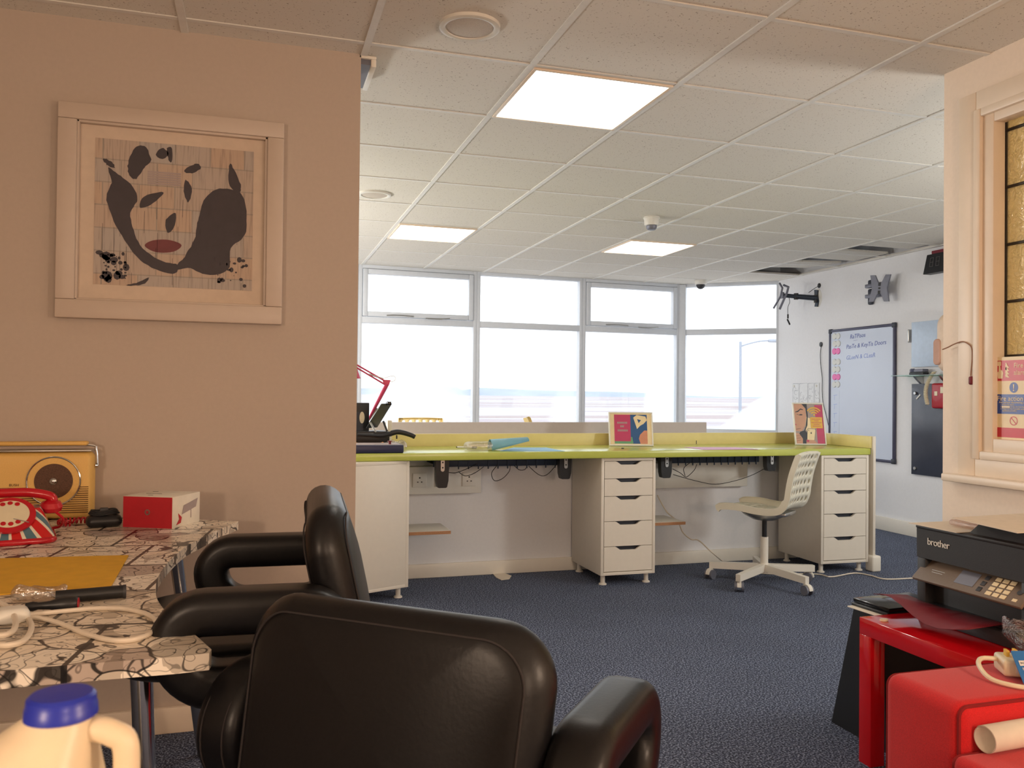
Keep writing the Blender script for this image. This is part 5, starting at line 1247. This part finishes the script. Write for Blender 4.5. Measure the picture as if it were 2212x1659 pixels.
pmx=T(.012,-.034,.128)@Matrix.Rotation(R(42),4,'X')
MB().rbox(.0,PWD-.02,0,.085,-.012,.0,.004,2,0,pmx).build('control_panel','panel',t)
cp=t.children[-1]
MB().rbox(.150,.218,.022,.072,.0,.0014,.0006,1,0,pmx).build('touch_screen','greymetal',cp)
for k in range(3): MB().rbox(.235,.250,.014+.022*k,.030+.022*k,0,.002,.003,2,0,pmx).build('side_button','darkgrey',cp)
for i in range(4):
    for j in range(3):
        MB().rbox(.268+.024*j,.287+.024*j,.010+.0175*i,.0235+.0175*i,0,.002,.002,1,0,pmx).build('keypad_button','signcream',cp)
MB().lathe([(.008,0),(.008,.002)],16,0,pmx@T(.362,.045,0)).build('start_button','darkgrey',cp)
MB().rbox(.355,.370,.012,.022,0,.001,.0005,1,0,pmx).build('stop_button','signcream',cp)
a=MB(); 
for (x0,x1,y) in ((.05,.10,.045),(.055,.095,.037),(.165,.215,.080)): a.box(x0,x1,y,y+.0015,0,.0006,0,pmx)
a.build('model_print','alu',cp,smooth=False)
mb=MB(); text_into(mb,'brother',.030,T(.045,-.0034,.234)@FY,.001,spacing=.92); mb.build('brand_lettering','whiteplastic',t,smooth=False)
# papers on the printer, film bag, red sheet coming off the tray
def printer_pt(x,y,z): return par_matrix(t)@Vector((x,y,z))
prn=t
zt_=.450+PH+.0135
q=[onz(x,y,zt_) for x,y in ((1975,1127),(2075,1121),(2160,1120),(2215,1152),(2150,1163),(2060,1146))]
mb=MB(); mb.prism([(2.228,-.742),(2.56,-.742),(2.56,-.94),(2.228,-.93)],zt_-.001,zt_+.001); tag(mb.build('cream_sheet','paper',smooth=False),'cream sheet of paper covering the left of the printer lid','paper')
mb=MB(); mb.add([(2.21,-.93,zt_+.045),(2.60,-.90,zt_+.045),(2.60,-1.19,zt_+.045),(2.19,-1.17,zt_+.040)],[(0,1,2,3)]); o=mb.build('cream_sheet','paper',smooth=False); md=o.modifiers.new('thickness','SOLIDIFY'); md.thickness=.002; tag(o,'second cream sheet lying on the printer document feeder, overhanging its front','paper')
crumple('film_bag','small crumpled clear film bag on the papers above the printer','bubble',.05,.16,.012,T(2.33,-.90,zt_+.012)@RX(0)@RZ(6),21,.006)
mb=MB(); v=[]
n=8
for i in range(n+1):
    s_=i/n; yy=-.70-.37*s_; v+= [(2.13-.02*math.sin(s_*3),yy,.515-.025*s_+.018*math.sin(s_*7)),(2.26,yy,.504-.004*math.sin(s_*5))]
mb.add(v,[(2*i,2*i+2,2*i+3,2*i+1) for i in range(n)]); o=mb.build('maroon_sheet','maroon'); md=o.modifiers.new('thickness','SOLIDIFY'); md.thickness=.0015; tag(o,'dark red sheet sticking out of the printer output slot','paper')
# red fabric seat: back block and lower cushion
t=thing('red_fabric_seat','low red felt seat with piped edges in front of the red table','upholstered seat',(2.05,-1.5,0))
def piped(name,x0,x1,y0,y1,z0,z1,r=.03):
    mb=MB(); w_,d_,h_=x1-x0,y1-y0,z1-z0
    mb.rbox(x0,x1,y0,y1,z0,z1,r,5); o=PW(mb,name,'redfabric',t,ang=60)
    inv=par_matrix(t).inverted(); q=r*.707; e=r-q
    for yy in (y0+e,y1-e):
        pts=[(x0+e,yy,z0+.05)]
        for k in range(7): a_=R(180-15*k); pts.append((x0+r+q*math.cos(a_),yy,z1-r+q*math.sin(a_)))
        for k in range(7): a_=R(90-15*k); pts.append((x1-r+q*math.cos(a_),yy,z1-r+q*math.sin(a_)))
        pts.append((x1-e,yy,z0+.05)); m2=MB(); m2.tube([inv@Vector(p) for p in pts],.0045,6,smooth=0); m2.build('piping','redpipe',o)
    return o
piped('backrest_block',1.665,2.35,-1.500,-1.275,.03,.492)
piped('seat_cushion',1.63,2.38,-2.02,-1.510,.03,.400,.022)
RB=.493
# cable socket pack and extension block with cord on the red block
t=thing('extension_block','cream extension socket block with looped flex on the red seat','extension lead',(1.93,-1.365,RB),R(-28))
MB().rbox(-.01,.20,-.035,.035,.002,.042,.008,3).build('socket_block','cream',t)
for k in range(3): MB().rbox(.015+.05*k,.03+.05*k,-.037,-.034,.012,.03,.001).build('socket_face','whiteplastic',t)
for (x,z) in ((.004,.05),(.022,.052)): MB().rbox(x,x+.007,-.01,.01,.04,z+.006,.001).build('brass_pin','yellowpost',t)
MB().rbox(.03,.07,-.038,.0,.040,.046,.002).build('green_tab','green',t); MB().rbox(.10,.15,-.038,.0,.040,.046,.002).build('red_tab','redcard',t)
mb=MB(); mb.tube([Vector(p) for p in ((-.005,.01,.03),(-.045,.0,.032),(-.062,-.03,.025),(-.055,-.075,.010),(-.02,-.105,.006),(.05,-.125,.006),(.13,-.135,.006),(.24,-.14,.006))],.0055,8); mb.tube([Vector(p) for p in ((.10,.03,.04),(.12,.05,.07),(.17,.05,.075),(.22,.03,.05))],.005,8); mb.build('looped_flex','cream',t)
p_=onz(2160,1440,RB)
t=thing('blister_pack','blue carded blister pack leaning on the cream extension block','blister pack',(1.90,-1.447,RB+.006),R(-28)); t.rotation_euler=Euler((R(-38),0,R(-15)),'XYZ')
MB().box(0,.165,0,.0015,0,.075).build('backing_card','pack',t,smooth=False)
a=MB(); flat(a,[(.055,.050),(.062,.058),(.075,.056),(.083,.063),(.095,.056),(.105,.052),(.10,.045),(.06,.044)],0,0,T(0,-.0006,0)@FY); flat(a,[(.008,.040),(.058,.040),(.058,.052),(.008,.052)],0,0,T(0,-.0006,0)@FY); a.build('pale_print','whiteplastic',t,smooth=False)
a=MB(); text_into(a,'INTERDENTAL',.0075,T(.010,-.0014,.0435)@FY,.0004); a.build('lettering','navy',t,smooth=False)
a=MB(); text_into(a,'Pk 3 Tape Extra',.0085,T(.010,-.0012,.0295)@FY,.0004); text_into(a,'Pipe Sticks',.008,T(.010,-.0012,.0205)@FY,.0004); a.build('lettering','whiteplastic',t,smooth=False)
MB().rbox(.02,.15,-.018,-.001,-.006,.018,.007,3).build('blister','film',t); MB().cyl((.03,-.010,.008),(.14,-.010,.010),.005).build('orange_stick','orangepl',t); MB().cyl((.035,-.012,.0),(.14,-.012,.001),.005).build('white_stick','whiteplastic',t)
crumple('bubble_wrap','crumpled clear bubble wrap heaped between the red table and the seat','bubble',.26,.20,.045,T(2.24,-1.26,.518)@RZ(-30)@RX(6),33,.014,'packaging')
a0=onx(2080,1579,1.86)
t=thing('paper_roll','rolled sheet of white paper lying on the red seat cushion','paper roll',(1.70,-1.532,.401+.0285),R(3))
prof=[]
mb=MB(); n=40; pts=[]
for k in range(n*2+1):
    a_=k/n*2*PI; r_=.0280-.0032*(k/(2*n)); pts.append((r_*math.cos(a_+.8),r_*math.sin(a_+.8)))
v=[(0,p[0],p[1]) for p in pts]+[(.55,p[0],p[1]) for p in pts]; N_=len(pts)
mb.add(v,[(k,k+1,N_+k+1,N_+k) for k in range(N_-1)]); o=mb.build('rolled_sheet','paper',t,fix=False); md=o.modifiers.new('thickness','SOLIDIFY'); md.thickness=.0006
# ================================================================== FIRE SIGN in the leaded window
t=thing('fire_action_sign','fire action notice panel at the bottom of the leaded window','sign',(px0+.012,-.622,.982))
# local x toward camera (-Y), via FX
SW,SH=.21,.300
MB().prism([(0,0),(SW,0),(SW,SH),(0,SH)],0,.003,0,FX).build('sign_panel','signcream',t,smooth=False)
def rr(x0,x1,y0,y1,r=.004): return [((x0+x1)/2+a_,(y0+y1)/2+b_) for a_,b_ in rrect(x1-x0,y1-y0,r,3)]
def sg_(name,m,polys,z=.0032):
    a=MB()
    for k,p in enumerate(polys): flat(a,p,z+.0001*k,0,FX,.0003)
    return a.build(name,m,t,smooth=False)
def stx(name,m,items,z=.0042):
    a=MB()
    for (s_,sz,x,y) in items: text_into(a,s_,sz,FX@T(x,y,z),.0003)
    return a.build(name,m,t,smooth=False)
sg_('red_band','signred',[rr(.008,SW-.006,.218,.288)])
sg_('blue_band','signblue',[rr(.008,SW-.006,.060+.045,.172)])
sg_('blue_band','signblue',[ell(.078,.195,.017,.018)])
sg_('red_band','signred',[rr(.008,SW-.006,.025,.058)])
sg_('red_band','signred',[rr(.008,SW-.006,-.002+.004,.012,.003)])
sg_('prohibition_ring','signred',[arc(.078,.082,.0155,.0028,0,180),arc(.078,.082,.0155,.0028,180,360),[(.066,.093),(.068,.095),(.090,.071),(.088,.069)]])
sg_('pressing_hand','signcream',[[(.012,.248),(.016,.226),(.034,.226),(.037,.246),(.033,.254),(.027,.255),(.024,.274),(.019,.274),(.018,.250)],rr(.014,.028,.270,.285,.001),rr(.046,.050,.23,.28,.001)],.0038)
fl=[]
for k in range(4): fl.append([(.044,.236+.011*k),(.054,.229+.011*k),(.062,.230+.011*k),(.055,.236+.011*k),(.050,.246+.011*k)])
sg_('flame_symbol','signcream',fl,.0038); sg_('exclamation_mark','signcream',[[(.0755,.206),(.0805,.206),(.0792,.190),(.0768,.190)],ell(.078,.1855,.0026,.0026,12)],.0038)
stx('lettering','signcream',[('Fire',.024,.078,.262),('alarm',.024,.078,.238),('Fire action',.024,.012,.150),('Any person discovering a fire',.0098,.020,.1415),('1  Sound the alarm.',.007,.026,.1345),('2                   to call the fire brigade.',.007,.026,.1275),('3  Attack the fire if possible using the',.007,.026,.1205),('    appliances provided.',.007,.026,.114)],.0040)
sg_('blank_field','signcream',[rr(.032,.064,.1262,.1318,.0005)],.0042)

mb=MB(); mb.tube([onx(x,y,px0-.022) for x,y in ((2036,755),(2048,750),(2062,743),(2078,738),(2090,742),(2099,752),(2100,775),(2098,800),(2097,812))],.0022,6); tag(mb.build('hanging_twine','twine'),'frayed brown twine caught on the corner of the leaded window frame','twine')
mb=MB(); mb.pillow(.018,.03,.014,.006,mx=Matrix.Translation(onx(2098,822,px0-.022))@FX); tag(mb.build('twine_knot','maroon'),'small dark knot hanging at the end of the brown twine','knot')
